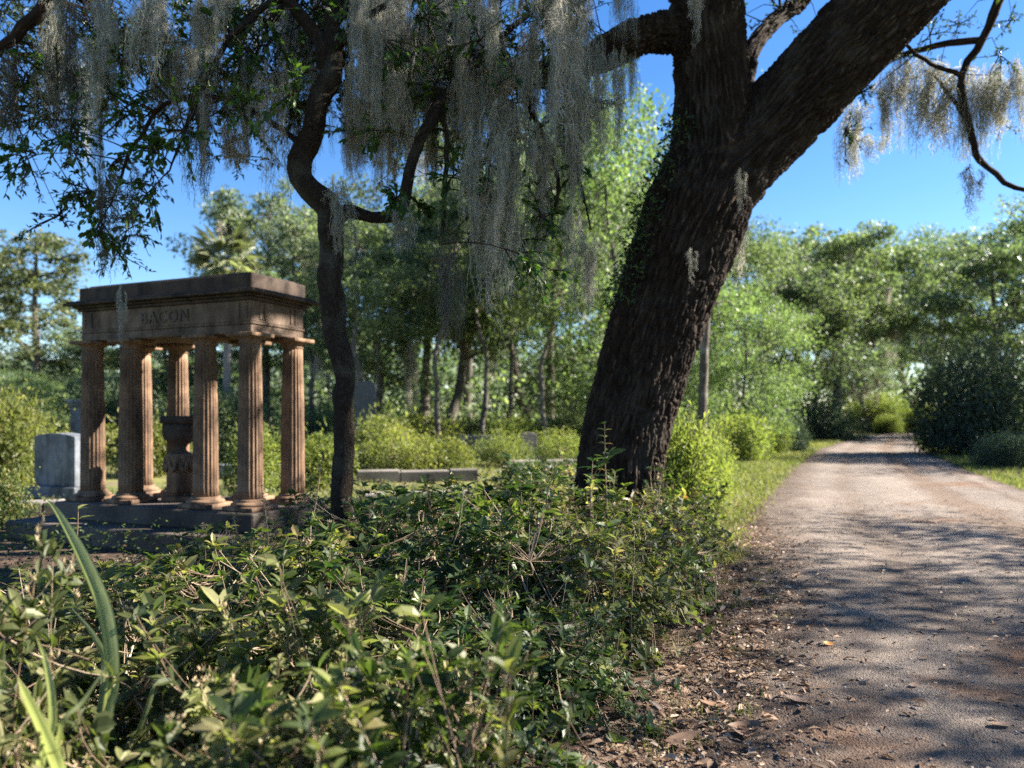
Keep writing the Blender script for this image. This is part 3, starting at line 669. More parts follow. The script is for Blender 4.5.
# ------------------------------------------------------------------ the great oak
rng = np.random.default_rng(11)
OAK = []
def limb(pts, r, step=.15): 
    p, q = resample(pts, r, step)
    if max(r) < .15: p = p + np.stack([fbm(p * 4 + 7 * k_, 3) - .5 for k_ in (1, 2, 3)], 1) * .12 * np.linspace(0, 1, len(p))[:, None] ** .3; q = q * (.8 + .45 * fbm(p * 6 + 90, 3))
    OAK.append((p, q)); return p, q
Yk = 8.0
trunk_pts = [P(614, 590, Yk), P(616, 545, Yk), P(619, 500, Yk), P(621, 465, Yk), P(628, 420, Yk), P(648, 350, Yk), P(671, 280, Yk), P(695, 215, Yk), P(712, 165, Yk)]
limb(trunk_pts, [.58, .49, .465, .46, .455, .48, .52, .55, .49])
limb([P(700, 205, Yk), P(712, 150, Yk), P(712, 100, Yk), P(709, 50, Yk - .1), P(706, 0, Yk - .2), P(698, -70, Yk - .3)], [.50, .44, .40, .375, .365, .34])
limb([P(706, 200, Yk), P(735, 165, Yk), P(767, 130, Yk), P(803, 92, Yk - .1), P(842, 50, Yk - .2), P(890, 0, Yk - .3), P(960, -72, Yk - .4)], [.44, .43, .43, .435, .44, .44, .41])
limb([P(712, 45, Yk), P(676, 34, Yk - .05), P(648, 34, Yk - .1), P(620, 45, Yk - .15), P(590, 61, Yk - .2), P(556, 74, Yk - .3)], [.26, .215, .19, .175, .155, .14])
limb([P(735, 100, Yk + .2), P(752, 50, Yk + .6), P(775, 20, Yk + 1.0), P(800, 2, Yk + 1.3), P(830, -40, Yk + 1.6)], [.16, .12, .10, .09, .08])
VIS = list(OAK)
# limbs over the road and over the photographer, out of the top of the frame
p_r = P(960, -72, Yk - .4); p_l = P(698, -70, Yk - .3); p_h = P(556, 74, Yk - .3)
limb([p_r, (6.2, 7.2, 8.2), (8.2, 6.6, 9.3), (10.8, 6.0, 10.2), (13.5, 5.2, 10.8)], [.42, .36, .28, .2, .09], .3)
limb([(6.2, 7.2, 8.2), (7.5, 5.9, 8.7), (9.0, 5.2, 9.4)], [.2, .13, .05], .3)
limb([(8.2, 6.6, 9.3), (10.2, 8.2, 10.4), (12.2, 9.4, 11.2)], [.2, .14, .06], .3)
limb([(6.2, 7.2, 8.2), (6.0, 8.6, 8.8), (6.6, 10.2, 9.4), (8.0, 11.6, 9.8)], [.2, .15, .11, .05], .3)
limb([p_r, (4.6, 8.8, 8.0), (4.4, 10.2, 8.6)], [.16, .11, .05], .3)
limb([(6.2, 7.2, 8.2), (8.0, 7.6, 8.4), (10.2, 7.2, 8.6)], [.16, .12, .05], .3)
limb([p_l, (1.8, 7.0, 8.0), (1.5, 6.0, 9.6), (1.9, 5.0, 11)], [.34, .28, .2, .1], .3)
limb([(1.8, 7.0, 8.0), (3.2, 6.0, 9.0), (4.6, 5.6, 10.2)], [.2, .14, .05], .3)
limb([(1.8, 7.0, 8.0), (-.3, 6.4, 8.6), (-2.6, 5.8, 9.0), (-5.0, 5.6, 9.0)], [.2, .17, .12, .06], .3)
limb([(1.8, 7.0, 8.0), (1.2, 4.0, 9.0), (.6, .5, 9.4), (.2, -3.5, 9.2), (0, -7, 8.6)], [.22, .18, .14, .1, .04], .3)
limb([(1.2, 4.0, 9.0), (3.4, 1.6, 9.2), (4.6, -1.5, 9.3), (5.0, -5, 9)], [.16, .13, .1, .04], .3)
limb([(-.3, 6.4, 8.6), (-2.4, 3.4, 9.0), (-4.2, .2, 9.2), (-5.4, -3.5, 8.8)], [.16, .13, .1, .04], .3)
limb([p_h, P(520, 76, Yk - .5), P(480, 66, Yk - .8), P(430, 50, Yk - 1.1), P(370, 20, Yk - 1.3), P(300, -20, Yk - 1.5)], [.14, .12, .10, .085, .07, .04], .2)
limb([P(975, -110, Yk + .3), P(1003, -30, Yk + .9), P(996, 5, Yk + 1.1), P(984, 40, Yk + 1.2), P(962, 76, Yk + 1.3), P(968, 122, Yk + 1.3), P(980, 160, Yk + 1.3), P(1006, 180, Yk + 1.2), P(1040, 194, Yk + 1.1)], [.09, .06, .052, .048, .044, .04, .04, .032, .02], .12)
limb([P(984, 40, Yk + 1.2), P(935, 45, Yk + 1.6), P(890, 62, Yk + 2.0), P(862, 92, Yk + 2.3)], [.045, .035, .03, .015], .12)
limb([P(962, 76, Yk + 1.3), P(925, 60, Yk + 1.1), P(900, 40, Yk + 1.0), P(880, 25, Yk + .9)], [.03, .025, .02, .01], .12)
limb([P(968, 122, Yk + 1.3), P(940, 80, Yk + 1.5), P(925, 70, Yk + 1.6)], [.03, .02, .015], .12)
limb([P(70, -25, 6.5), P(46, 6, 6.4), P(22, 24, 6.4), P(4, 45, 6.4), P(-40, 70, 6.4)], [.07, .055, .05, .045, .03], .1)
limb([(-2.6, 5.8, 9.0), P(130, -120, 6.3), P(70, -25, 6.5)], [.11, .09, .07], .2)
OAK_PTS = np.vstack([p for p, q in OAK])

oak = thing('live_oak', 'massive leaning oak with deeply furrowed dark bark forking into thick limbs beside the road', 'tree', tuple(G(616, Yk)))
off = -np.array(oak.location)
tmp = Buf()
for p, q in VIS: tube(tmp, p + off, q, 28)
for k in range(9):                                                    # root flare
    a = k * 2 * PI / 9 + .3; d = np.array([math.cos(a), math.sin(a), 0])
    base = np.array([0, 0, .0])
    tube(tmp, np.array([base + d * .30 + UP * .75, base + d * .46 + UP * .35, base + d * .66 + UP * .08, base + d * .95 - UP * .1]), np.array([.16, .19, .17, .08]), 12)
to = link('trunk_raw', tmp.mesh('trunk_raw', M['oakbark']))
rm = to.modifiers.new('r', 'REMESH'); rm.mode = 'VOXEL'; rm.voxel_size = .0135
dg = bpy.context.evaluated_depsgraph_get(); ev = to.evaluated_get(dg); me = bpy.data.meshes.new_from_object(ev)
bpy.data.objects.remove(to)
nv = len(me.vertices); co = np.empty(nv * 3, np.float32); me.vertices.foreach_get('co', co); co = co.reshape(-1, 3).astype(float)
# smooth the joints
ed = np.empty(len(me.edges) * 2, np.int32); me.edges.foreach_get('vertices', ed); ed = ed.reshape(-1, 2)
deg = np.bincount(ed.ravel(), minlength=nv)[:, None]
for _ in range(20):
    acc = np.zeros_like(co)
    for k in range(3):
        acc[:, k] = np.bincount(ed[:, 0], co[ed[:, 1], k], nv) + np.bincount(ed[:, 1], co[ed[:, 0], k], nv)
    co = co * .4 + .6 * acc / deg
# bark coordinates from the nearest skeleton point
sk = np.vstack([p + off for p, q in VIS]); 
tg = np.vstack([frames(p)[0] for p, q in VIS]); ss = np.concatenate([np.concatenate([[0], np.cumsum(np.linalg.norm(np.diff(p, axis=0), axis=1))]) + 10 * i for i, (p, q) in enumerate(VIS)])
bark = np.empty_like(co)
for c0 in range(0, nv, 20000):
    c = co[c0:c0 + 20000]; d2 = ((c[:, None] - sk[None]) ** 2).sum(2)
    wgt = np.exp(-d2 / .02) + 1e-12 * np.exp(-(d2 - d2.min(1, keepdims=True)) / .02)
    wgt /= wgt.sum(1, keepdims=True)
    T = nz(wgt @ tg); C = wgt @ sk
    # an axis blended between the limbs keeps the furrows running through the forks
    s = (c * T).sum(1)
    bark[c0:c0 + 20000] = np.column_stack([c - T * s[:, None]])[:, :3] + 0 * T
    rel = c - C; ax = (rel * T).sum(1)
    e1 = nz(np.cross(T, np.array([0, 1.0, 0]))); e2 = np.cross(T, e1)
    pp = rel - T * ax[:, None]
    bark[c0:c0 + 20000] = np.stack([(pp * e1).sum(1), (pp * e2).sum(1), (C * T).sum(1) + ax], 1)
me.vertices.foreach_set('co', co.astype(np.float32).ravel()); me.update()
nrm = np.empty(nv * 3, np.float32); me.vertices.foreach_get('normal', nrm); nrm = nrm.reshape(-1, 3).astype(float)
wob = (np.stack([fbm(bark * 5 + 3, 2), fbm(bark * 5 + 31, 2), fbm(bark * 3 + 77, 2)], 1) - .5)
f1, f2 = worley(bark * np.array([20, 20, 1.9]) + wob * np.array([1.9, 1.9, 1.2]))
g1, g2 = worley(bark * np.array([46, 46, 12]) + wob * 3 + 40)
plate = np.clip((f2 - f1) / .34, 0, 1) ** .75
fine_ = np.clip((g2 - g1) / .4, 0, 1)
hgt = .055 * (plate - .8) + .012 * (fine_ - .6) * plate + .05 * (fbm(bark * np.array([2.2, 2.2, 1.1]), 3) - .5) + .012 * (fbm(bark * np.array([40, 40, 18]), 2) - .5)
co2 = co + nrm * hgt[:, None]
me.vertices.foreach_set('co', co2.astype(np.float32).ravel())
a = me.attributes.new('bark', 'FLOAT_VECTOR', 'POINT'); a.data.foreach_set('vector', bark.astype(np.float32).ravel())
me.polygons.foreach_set('use_smooth', np.ones(len(me.polygons), bool)); me.materials.clear(); me.materials.append(M['oakbark']); me.update()
link('trunk', me, oak)
ob = Buf()
for p, q in OAK[len(VIS):]: tube(ob, p + off, q, 12, .18)
# twigs and leaves of the oak: sprays at the ends of side shoots of the upper limbs
leaf_c = []; twig = []
for p, q in OAK[len(VIS):len(VIS) + 9]:
    nsh = int(6 + len(p) * 1.1)
    for k in range(nsh):
        i = rng.integers(len(p) // 4, len(p)); d = nz(rng.normal(size=3) * np.array([1, 1, .6]) + np.array([.1, -.2, .25]))
        ln = .7 + 1.9 * rng.random(); e = p[i] + d * ln
        m_ = (p[i] + e) / 2 + UP * .15 * ln
        twig.append(np.array([p[i], m_, e])); leaf_c.append(e); leaf_c.append(m_ + rng.normal(size=3) * .25)
        for j in range(2):
            e2 = e + nz(rng.normal(size=3)) * (.4 + .7 * rng.random()); twig.append(np.array([m_, (m_ + e2) / 2 + UP * .05, e2])); leaf_c.append(e2)
leaf_c = np.array(leaf_c)
def in_frame(c, m=30):
    x, y = proj(c); return (c[:, 1] > .3) & (x > -m) & (x < 1024 + m) & (y > -m)
ok = ~in_frame(leaf_c, 45)
leaf_c = leaf_c[ok]
shade = np.stack([rng.uniform(2.2, 8.6, 1600), rng.uniform(6.2, 9.1, 1600), rng.uniform(6.6, 10.4, 1600)], 1)  # unseen crown leaves, added between trunk and sun to shade the bark
shade = shade[~in_frame(shade, 60)]
sd_ = np.array([((OAK_PTS - c) ** 2).sum(1).min() for c in shade]); shade = shade[sd_ < 2.6][:230]; gen_c = leaf_c
over = np.stack([rng.uniform(-8, 5.6, 1500), rng.uniform(-9, 7, 1500), rng.uniform(7.6, 10.6, 1500)], 1)  # unseen crown leaves overhead, added to keep sky light off the foreground
over = over[~in_frame(over, 60)]; od_ = np.array([((OAK_PTS - c) ** 2).sum(1).min() for c in over]); over = over[od_ < 4.0][:520]
leaf_c = np.vstack([shade, shade + rng.normal(size=shade.shape) * .3]); leaf_c = leaf_c[~in_frame(leaf_c, 40)]
twig += [np.array([OAK_PTS[((OAK_PTS - c) ** 2).sum(1).argmin()], c * .5 + .5 * OAK_PTS[((OAK_PTS - c) ** 2).sum(1).argmin()] + UP * .1, c]) for c in shade]
tw = np.array(twig); tw = tw[~in_frame(tw[:, 2], 20)]
btubes(ob, tw + off, .018, .005, 5)
obj('limbs', ob, M['oakbark'], oak, True, True)
SPR = [(x, y) for x, y in zip(np.random.default_rng(3).uniform(-20, 600, 190), np.random.default_rng(4).uniform(-40, 115, 190))]
SPR += [(70, 150), (90, 190), (60, 215), (110, 245), (140, 215), (150, 165), (175, 130), (30, 165), (205, 120), (235, 95), (450, 150), (500, 130), (545, 190), (490, 165), (470, 215), (520, 240), (555, 150), (430, 150), (395, 165), (350, 130)]
SPR += [(x, y) for x, y in zip(np.random.default_rng(13).uniform(-20, 300, 22), np.random.default_rng(14).uniform(10, 160, 22))]
SPR += [(880, 25), (905, 55), (930, 35), (958, 24), (1000, 55), (1012, 20), (862, 92), (900, 90), (940, 70), (1020, 95), (845, 130), (1000, 120), (780, 10), (700, 15), (735, 20), (820, 30)]
OS = Buf(); tws = []; rgs = np.random.default_rng(91)
for (cx, cy) in SPR:
    Yc = rgs.uniform(6.3, 7.8) if cx < 640 else rgs.uniform(8.8, 10.2); c = P(cx, cy, Yc)
    dd_ = ((OAK_PTS - c) ** 2).sum(1) + 1.5 * np.maximum(0, c[2] - OAK_PTS[:, 2]) ** 2; s0 = OAK_PTS[np.argmin(dd_ + rgs.random(len(dd_)) * .3)]
    if np.linalg.norm(s0 - c) > 2.2: s0 = c + np.array([rgs.normal() * .5, .8, .9])
    tws.append(np.array([s0, (s0 + c) / 2 + UP * .12, c]))
    for k_ in range(7):
        e = c + nz(rgs.normal(size=3) - UP * .25) * rgs.uniform(.12, .42); tws.append(np.array([c, (c + e) / 2 + rgs.normal(size=3) * .02, e]))
        nl = rgs.integers(12, 22); u = rgs.random((nl, 1)) ** .7
        leaves(OS, c + (e - c) * u + rgs.normal(size=(nl, 3)) * .012 + off, nz(nz(e - c) * .6 + rgs.normal(size=(nl, 3)) * .6), nz(rgs.normal(size=(nl, 3)) * .6 + UP), rgs.uniform(.035, .075, nl), .36, 'fold', rgs.random(nl))
tb_ = Buf(); btubes(tb_, np.array(tws) + off, .008, .002, 5); obj('twigs', tb_, M['oakbark'], oak)
obj('leaf_sprays', OS, M['oakleaf'], oak, False)
lb = Buf()
def spray(buf, cs, n_each, sig, L, kind='fold', wr=.42, flat=.55, rng=rng, up=.6, rlo=0, rhi=1):
    cs = np.repeat(cs, n_each, 0); n = len(cs)
    pos = cs + rng.normal(size=(n, 3)) * sig * np.array([1, 1, flat])
    d = nz(rng.normal(size=(n, 3)) + np.array([0, 0, -.3])); nn = nz(rng.normal(size=(n, 3)) + UP * up * 2)
    leaves(buf, pos, d, nn, L * (.6 + .7 * rng.random(n)), wr, kind, rlo + (rhi - rlo) * rng.random(n))
spray(lb, gen_c + off, 13, .24, .085, 'quad'); spray(lb, over + off, 62, .42, .10, 'quad'); spray(lb, leaf_c + off, 26, .27, .085, 'quad')
obj('crown', lb, M['oakleaf'], oak, False)
# creeper clothing the shaded flank of the trunk
sel = np.where((co2[:, 0] - off[0] > 1.0) & (co2[:, 2] > 2.6) & (co2[:, 2] < 4.7) & (nrm[:, 0] < -.62))[0]
wpx, wpy = proj(co2 - off); sel = sel[(wpx[sel] < 700)]
sel = rng.choice(sel, min(1200, len(sel)), False)
cb = Buf(); leaves(cb, co2[sel] + nrm[sel] * (.01 + .13 * rng.random((len(sel), 1)) ** 2), nz(rng.normal(size=(len(sel), 3)) + nrm[sel] - UP * .4), nz(nrm[sel] + rng.normal(size=(len(sel), 3)) * .5), .035 + .045 * rng.random(len(sel)), .45, 'fold')
obj('creeper', cb, M['oakleaf'], oak, False)

# ------------------------------------------------------------------ the slender crooked tree
rng = np.random.default_rng(21)
Ys = 6.2
SL = []
def sl(pts, r, step=.05): 
    p, q = resample(pts, np.array(r) * .86, step)
    jt = np.stack([fbm(p * 5 + 7 * k_, 3) - .5 for k_ in (1, 2, 3)], 1) * .07; jt[0] *= 0; p = p + jt * np.array([1, 1, .6]); q = q * (.88 + .3 * fbm(p * 7 + 90, 3)); SL.append((p, q))
def px2m(w): return w / 2 / F * Ys
sl([P(346, 602, Ys), P(345, 540, Ys), P(344, 500, Ys), P(343, 460, Ys), P(345, 420, Ys), P(344, 385, Ys), P(337, 345, Ys), P(333, 310, Ys), P(330, 270, Ys), P(330, 235, Ys), P(326, 208, Ys), P(315, 192, Ys), P(303, 176, Ys), P(300, 160, Ys), P(308, 146, Ys), P(314, 128, Ys), P(317, 108, Ys), P(322, 90, Ys), P(331, 78, Ys), P(333, 55, Ys), P(333, 25, Ys), P(331, -10, Ys), P(325, -60, Ys)],
   [px2m(w) for w in (34, 27, 25, 24, 24, 23, 25, 27, 27, 28, 28, 28, 28, 27, 26, 24, 24, 25, 29, 22, 16, 14, 11)])
sl([P(331, 72, Ys), P(322, 44, Ys), P(306, 22, Ys), P(285, -5, Ys), P(260, -40, Ys + .2)], [px2m(w) for w in (24, 19, 16, 15, 10)])
sl([P(336, 50, Ys), P(346, 36, Ys - .1), P(362, 24, Ys - .2), P(390, 0, Ys - .3)], [px2m(w) for w in (16, 12, 10, 6)])
sl([P(331, 222, Ys), P(345, 212, Ys), P(366, 216, Ys), P(386, 218, Ys - .05), P(400, 211, Ys - .1), P(405, 192, Ys - .1), P(411, 165, Ys - .1), P(426, 128, Ys - .1), P(444, 98, Ys), P(468, 70, Ys + .1), P(500, 40, Ys + .2), P(540, 5, Ys + .3)], [px2m(w) for w in (22, 16, 14, 13, 14, 13, 12, 13, 13, 12, 9, 5)])
sl([P(440, 105, Ys), P(446, 150, Ys - .1), P(443, 200, Ys - .15), P(440, 245, Ys - .15)], [px2m(w) for w in (7, 6, 5, 3)])
sl([P(310, 150, Ys), P(290, 136, Ys + .1), P(270, 120, Ys + .2), P(238, 104, Ys + .2), P(200, 96, Ys + .1), P(160, 108, Ys), P(132, 150, Ys - .1), P(112, 205, Ys - .1)], [px2m(w) for w in (10, 7, 7, 6, 6, 5, 4, 2)])
sl([P(285, -5, Ys), P(250, 20, Ys - .1), P(215, 60, Ys - .2), P(190, 120, Ys - .2), P(170, 170, Ys - .2)], [px2m(w) for w in (9, 7, 6, 4, 2)])
sl([P(500, 40, Ys + .2), P(520, 80, Ys + .3), P(545, 140, Ys + .4), P(560, 190, Ys + .4), P(540, 250, Ys + .3)], [px2m(w) for w in (8, 7, 6, 5, 2)])
sl([P(540, 5, Ys + .3), P(566, 60, Ys + .4), P(572, 120, Ys + .4), P(590, 230, Ys + .5)], [px2m(w) for w in (6, 6, 5, 2)])
slim = thing('crooked_tree', 'slender crooked tree with an S bend and mossy limbs standing in the shrubs', 'tree', tuple(G(346, Ys)))
so = -np.array(slim.location)
b = Buf()
for i, (p, q) in enumerate(SL[:1]): tube(b, p + so, q, 20, .14)
obj('trunk', b, M['bark'], slim, True, True)
for p, q in SL[1:]:
    b = Buf(); tube(b, p + so, q, 12, .16); obj('limb', b, M['bark'], slim, True, True)
CL = [(20, 70, 40), (35, 120, 35), (8, 160, 30), (62, 130, 38), (75, 195, 26), (130, 100, 40), (105, 175, 30), (112, 205, 30), (145, 200, 30), (130, 235, 26), (95, 235, 24), (170, 60, 42), (220, 70, 50), (185, 130, 40), (165, 160, 30), (250, 50, 40), (245, 115, 34), (215, 20, 40), (290, 95, 40), (340, 60, 38), (300, 45, 40), (370, 130, 35), (390, 60, 50), (430, 30, 50), (480, 40, 50), (520, 70, 50), (560, 30, 40), (455, 175, 30), (480, 150, 36), (530, 140, 40), (565, 100, 30), (395, 200, 18), (420, 212, 16), (490, 205, 40), (470, 180, 30), (540, 215, 34), (575, 170, 26), (550, 270, 28), (500, 110, 40), (440, 90, 36), (350, 20, 36), (265, 20, 36), (120, 30, 30), (150, 150, 26), (125, 60, 36), (90, 90, 30)]
rng = np.random.default_rng(77)
SLP = np.vstack([p for p, q in SL])
lb = Buf(); tb = Buf(); paths = []
for (cx, cy, rp) in CL:
    Yc = Ys + rng.normal() * .45; c = P(cx, cy, Yc); R_ = rp / F * Yc
    j = np.argmin(((SLP - c) ** 2).sum(1) + 2.0 * np.maximum(0, c[2] - SLP[:, 2]) ** 2); s0 = SLP[j]
    m_ = (s0 + c) / 2 + UP * .12 * np.linalg.norm(c - s0)
    t = np.linspace(0, 1, 9)[:, None]; pth = (1 - t) ** 2 * s0 + 2 * t * (1 - t) * m_ + t ** 2 * c
    paths.append(pth)
    nt_ = 9
    for k in range(nt_):
        st = pth[rng.integers(5, 9)]; e = c + nz(rng.normal(size=3) - UP * .2) * R_ * (.5 + .8 * rng.random()); mm = (st + e) / 2 + UP * .04
        sub = (1 - t) ** 2 * st + 2 * t * (1 - t) * mm + t ** 2 * e; paths.append(sub)
        nl = rng.integers(9, 16)
        u = rng.integers(2, 9, nl); dirs = nz((e - st)[None] * .8 + rng.normal(size=(nl, 3)) * .35 * np.linalg.norm(e - st) - UP * .05)
        leaves(lb, sub[u] + rng.normal(size=(nl, 3)) * .01 + so, dirs, nz(rng.normal(size=(nl, 3)) * .6 + UP), .045 + .035 * rng.random(nl), .5, 'rich', rng.random(nl))
btubes(tb, np.array(paths) + so, .007, .002, 5)
obj('twigs', tb, M['bark'], slim, True)
obj('crown', lb, M['slimleaf'], slim, False)

# ------------------------------------------------------------------ foreground shrubs
def bush_arrays(seed, R, H, nwh, L, spent=.12, kind='rich', wr=.46, stems=16, legs=True):
    rg = np.random.default_rng(seed)
    d = nz(rg.normal(size=(nwh, 3))); d[:, 2] = np.abs(d[:, 2]) * 1.1; d = nz(d)
    lump = .50 + .95 * fbm(d * 2.6 + seed, 3)
    rad = (rg.random(nwh) ** .4) * lump
    rad = np.where(rg.random(nwh) < .06, rad * 1.15 + .1, rad)
    p = d * rad[:, None] * np.array([R, R, H]); p[:, 2] = np.maximum(p[:, 2], .06 * H)
    # leggy shoots standing above the mound, leafy along their length
    ns = 11; sa = rg.random(ns) * 2 * PI; sr = R * .85 * np.sqrt(rg.random(ns)); sh = H * (.14 + .30 * rg.random(ns))
    b0 = np.stack([sr * np.cos(sa), sr * np.sin(sa), H * .62 * np.sqrt(np.maximum(.05, 1 - (sr / R) ** 2))], 1); t1 = b0 + np.stack([np.cos(sa) * .08, np.sin(sa) * .08, sh + H * .2], 1) + rg.normal(size=(ns, 3)) * np.array([.06, .06, 0])
    q0 = 0
    for kk in range(ns):
        for vv in (.45, .66, .84, 1.0):
            j_ = nwh - 1 - q0; q0 += 1
            p[j_] = b0[kk] + (t1[kk] - b0[kk]) * vv; d[j_] = nz(UP + (t1[kk] - b0[kk]) * .2)
    axis = nz(d * .7 + UP * .7 + rg.normal(size=(nwh, 3)) * .3)
    st = Buf(); lf = Buf(); sp = Buf()
    btubes(st, np.stack([b0 - UP * H * .3, b0, (b0 + t1) / 2 + rg.normal(size=b0.shape) * .012, t1], 1), .004, .0018, 4)
    # stems
    ang = rg.random(stems) * 2 * PI; rr = R * (.25 + .55 * rg.random(stems))
    ends = np.stack([rr * np.cos(ang), rr * np.sin(ang), H * (.45 + .4 * rg.random(stems)) * (1 - .35 * (rr / R) ** 2)], 1)
    base = np.stack([np.cos(ang) * R * .14, np.sin(ang) * R * .14, np.full(stems, -.02)], 1)
    t = np.linspace(0, 1, 8)[None, :, None]
    mid = (base + ends) / 2 + np.stack([-.1 * ends[:, 0], -.1 * ends[:, 1], .14 * H * np.ones(stems)], 1)
    ps = (1 - t) ** 2 * base[:, None] + 2 * t * (1 - t) * mid[:, None] + t ** 2 * ends[:, None] + rg.normal(size=(stems, 8, 3)) * .012 * R
    btubes(st, ps, .011, .005, 6)
    flat = ps[:, 3:].reshape(-1, 3)
    j = np.argmin(((p[:, None] - flat[None]) ** 2).sum(2), 1); s0 = flat[j]
    mm = (s0 + p) / 2 - UP * .04 + rg.normal(size=p.shape) * .03
    t = np.linspace(0, 1, 5)[None, :, None]
    tw = (1 - t) ** 2 * s0[:, None] + 2 * t * (1 - t) * mm[:, None] + t ** 2 * p[:, None]
    selw = rg.random(nwh) < .7
    btubes(st, tw[selw], .0035, .0018, 3)
    # whorls of leaves
    m = rg.integers(5, 9, nwh); idx = np.repeat(np.arange(nwh), m); n = len(idx)
    az_ = rg.random(n) * 2 * PI; elv = .15 + .75 * rg.random(n)
    u = nz(np.cross(axis, rg.normal(size=axis.shape))); v = np.cross(axis, u)
    rdir = u[idx] * np.cos(az_)[:, None] + v[idx] * np.sin(az_)[:, None]
    dd = nz(rdir * np.cos(elv)[:, None] + axis[idx] * np.sin(elv)[:, None]); nn = nz(axis[idx] - rdir * .3 + rg.normal(size=(n, 3)) * .3)
    size = np.repeat(L * (.6 + .7 * rg.random(nwh)), m) * (.6 + .6 * rg.random(n))
    tone = np.clip(np.repeat(rg.random(nwh) * .75, m) + .3 * rg.random(n) - .02, 0, 1)
    leaves(lf, p[idx] - axis[idx] * .035 * rg.random((n, 1)) + rdir * .004, dd, nn, size, wr * 1.0, kind, tone, .16, .18)
    # spent flowers
    k = np.where((rg.random(nwh) < spent) & (d[:, 2] > .3))[0]
    if len(k):
        m2 = 6; ii = np.repeat(k, m2); n2 = len(ii)
        dr = nz(axis[ii] + rg.normal(size=(n2, 3)) * .45); e = p[ii] + dr * (.02 + .035 * rg.random((n2, 1)))
        btubes(sp, np.stack([p[ii], (p[ii] + e) / 2, e], 1), .0012, .001, 3, .2)
        for q in range(3):
            leaves(sp, e, nz(dr + rg.normal(size=(n2, 3)) * .7), nz(rg.normal(size=(n2, 3))), .012 + .014 * rg.random(n2), .5, 'fold', .4 + .6 * rg.random(n2))
    return st, lf, sp
PROTO = []
def bush_parts(name, label, seed, R, H, nwh, L, spent, mat, group, **k):
    st, lf, sp = bush_arrays(seed, R, H, nwh, L, spent, **k)
    t = thing(name, label, 'shrub', (0, 0, 0), 0, group)
    obj('stems', st, M['stem'], t); obj('foliage', lf, M[mat], t, False)
    if sp.n: obj('spent_blossoms', sp, M['spent'], t, False)
    return t
GRP = 'azalea shrubs massed between the trees and the road'
NEAR = [  # px, Y, R, H, material, label, prototype
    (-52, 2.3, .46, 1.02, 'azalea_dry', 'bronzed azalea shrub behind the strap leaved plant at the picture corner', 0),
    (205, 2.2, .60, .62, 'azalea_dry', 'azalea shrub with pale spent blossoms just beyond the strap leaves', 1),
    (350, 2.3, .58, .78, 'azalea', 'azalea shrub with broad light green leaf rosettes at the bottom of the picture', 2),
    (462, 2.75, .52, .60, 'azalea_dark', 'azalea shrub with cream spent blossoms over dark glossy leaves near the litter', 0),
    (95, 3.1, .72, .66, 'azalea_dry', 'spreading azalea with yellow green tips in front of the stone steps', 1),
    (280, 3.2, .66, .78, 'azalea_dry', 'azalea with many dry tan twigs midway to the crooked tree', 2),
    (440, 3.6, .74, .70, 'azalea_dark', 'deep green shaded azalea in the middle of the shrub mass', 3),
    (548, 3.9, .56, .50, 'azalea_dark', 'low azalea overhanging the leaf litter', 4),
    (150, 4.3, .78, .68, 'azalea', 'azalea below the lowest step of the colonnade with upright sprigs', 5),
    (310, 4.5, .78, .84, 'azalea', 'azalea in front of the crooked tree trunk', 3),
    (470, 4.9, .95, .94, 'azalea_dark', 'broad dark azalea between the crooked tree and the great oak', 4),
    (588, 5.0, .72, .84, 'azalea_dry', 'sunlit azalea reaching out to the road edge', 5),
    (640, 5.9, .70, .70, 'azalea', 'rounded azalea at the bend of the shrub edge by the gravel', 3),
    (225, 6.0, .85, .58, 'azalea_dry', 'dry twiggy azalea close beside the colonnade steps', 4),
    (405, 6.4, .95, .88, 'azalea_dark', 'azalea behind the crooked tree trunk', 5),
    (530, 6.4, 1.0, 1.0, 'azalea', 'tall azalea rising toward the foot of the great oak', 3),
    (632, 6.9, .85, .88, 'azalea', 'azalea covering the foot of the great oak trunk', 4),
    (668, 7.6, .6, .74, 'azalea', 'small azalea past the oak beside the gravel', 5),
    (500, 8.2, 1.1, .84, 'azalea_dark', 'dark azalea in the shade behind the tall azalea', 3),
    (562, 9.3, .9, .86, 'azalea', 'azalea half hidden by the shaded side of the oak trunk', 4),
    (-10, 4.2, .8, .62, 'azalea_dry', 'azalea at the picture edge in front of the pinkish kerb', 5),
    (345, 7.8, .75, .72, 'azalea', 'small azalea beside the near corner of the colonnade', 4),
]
spec = [(.7, .75, 330, .090, .16), (.7, .75, 370, .084, .22), (.7, .75, 320, .094, .15), (.7, .75, 540, .074, .12), (.7, .75, 600, .067, .15), (.7, .75, 540, .075, .13)]
protos = {}
for (px, Y, R, H, mat, lab, k) in NEAR:
    g_ = G(px, Y); sc = (R / .7, R / .7, H / .75)
    if k not in protos:
        s_ = spec[k]; o = bush_parts('azalea_shrub', lab, 300 + k, *s_[:4], s_[4], mat, GRP); protos[k] = o
        o.location = (g_[0], g_[1], 0); o.scale = sc; o.rotation_euler.z = k * 1.3
    else:
        o = dup(protos[k], lab, (g_[0], g_[1], 0), px * .77, sc, GRP, {'foliage': M[mat]})
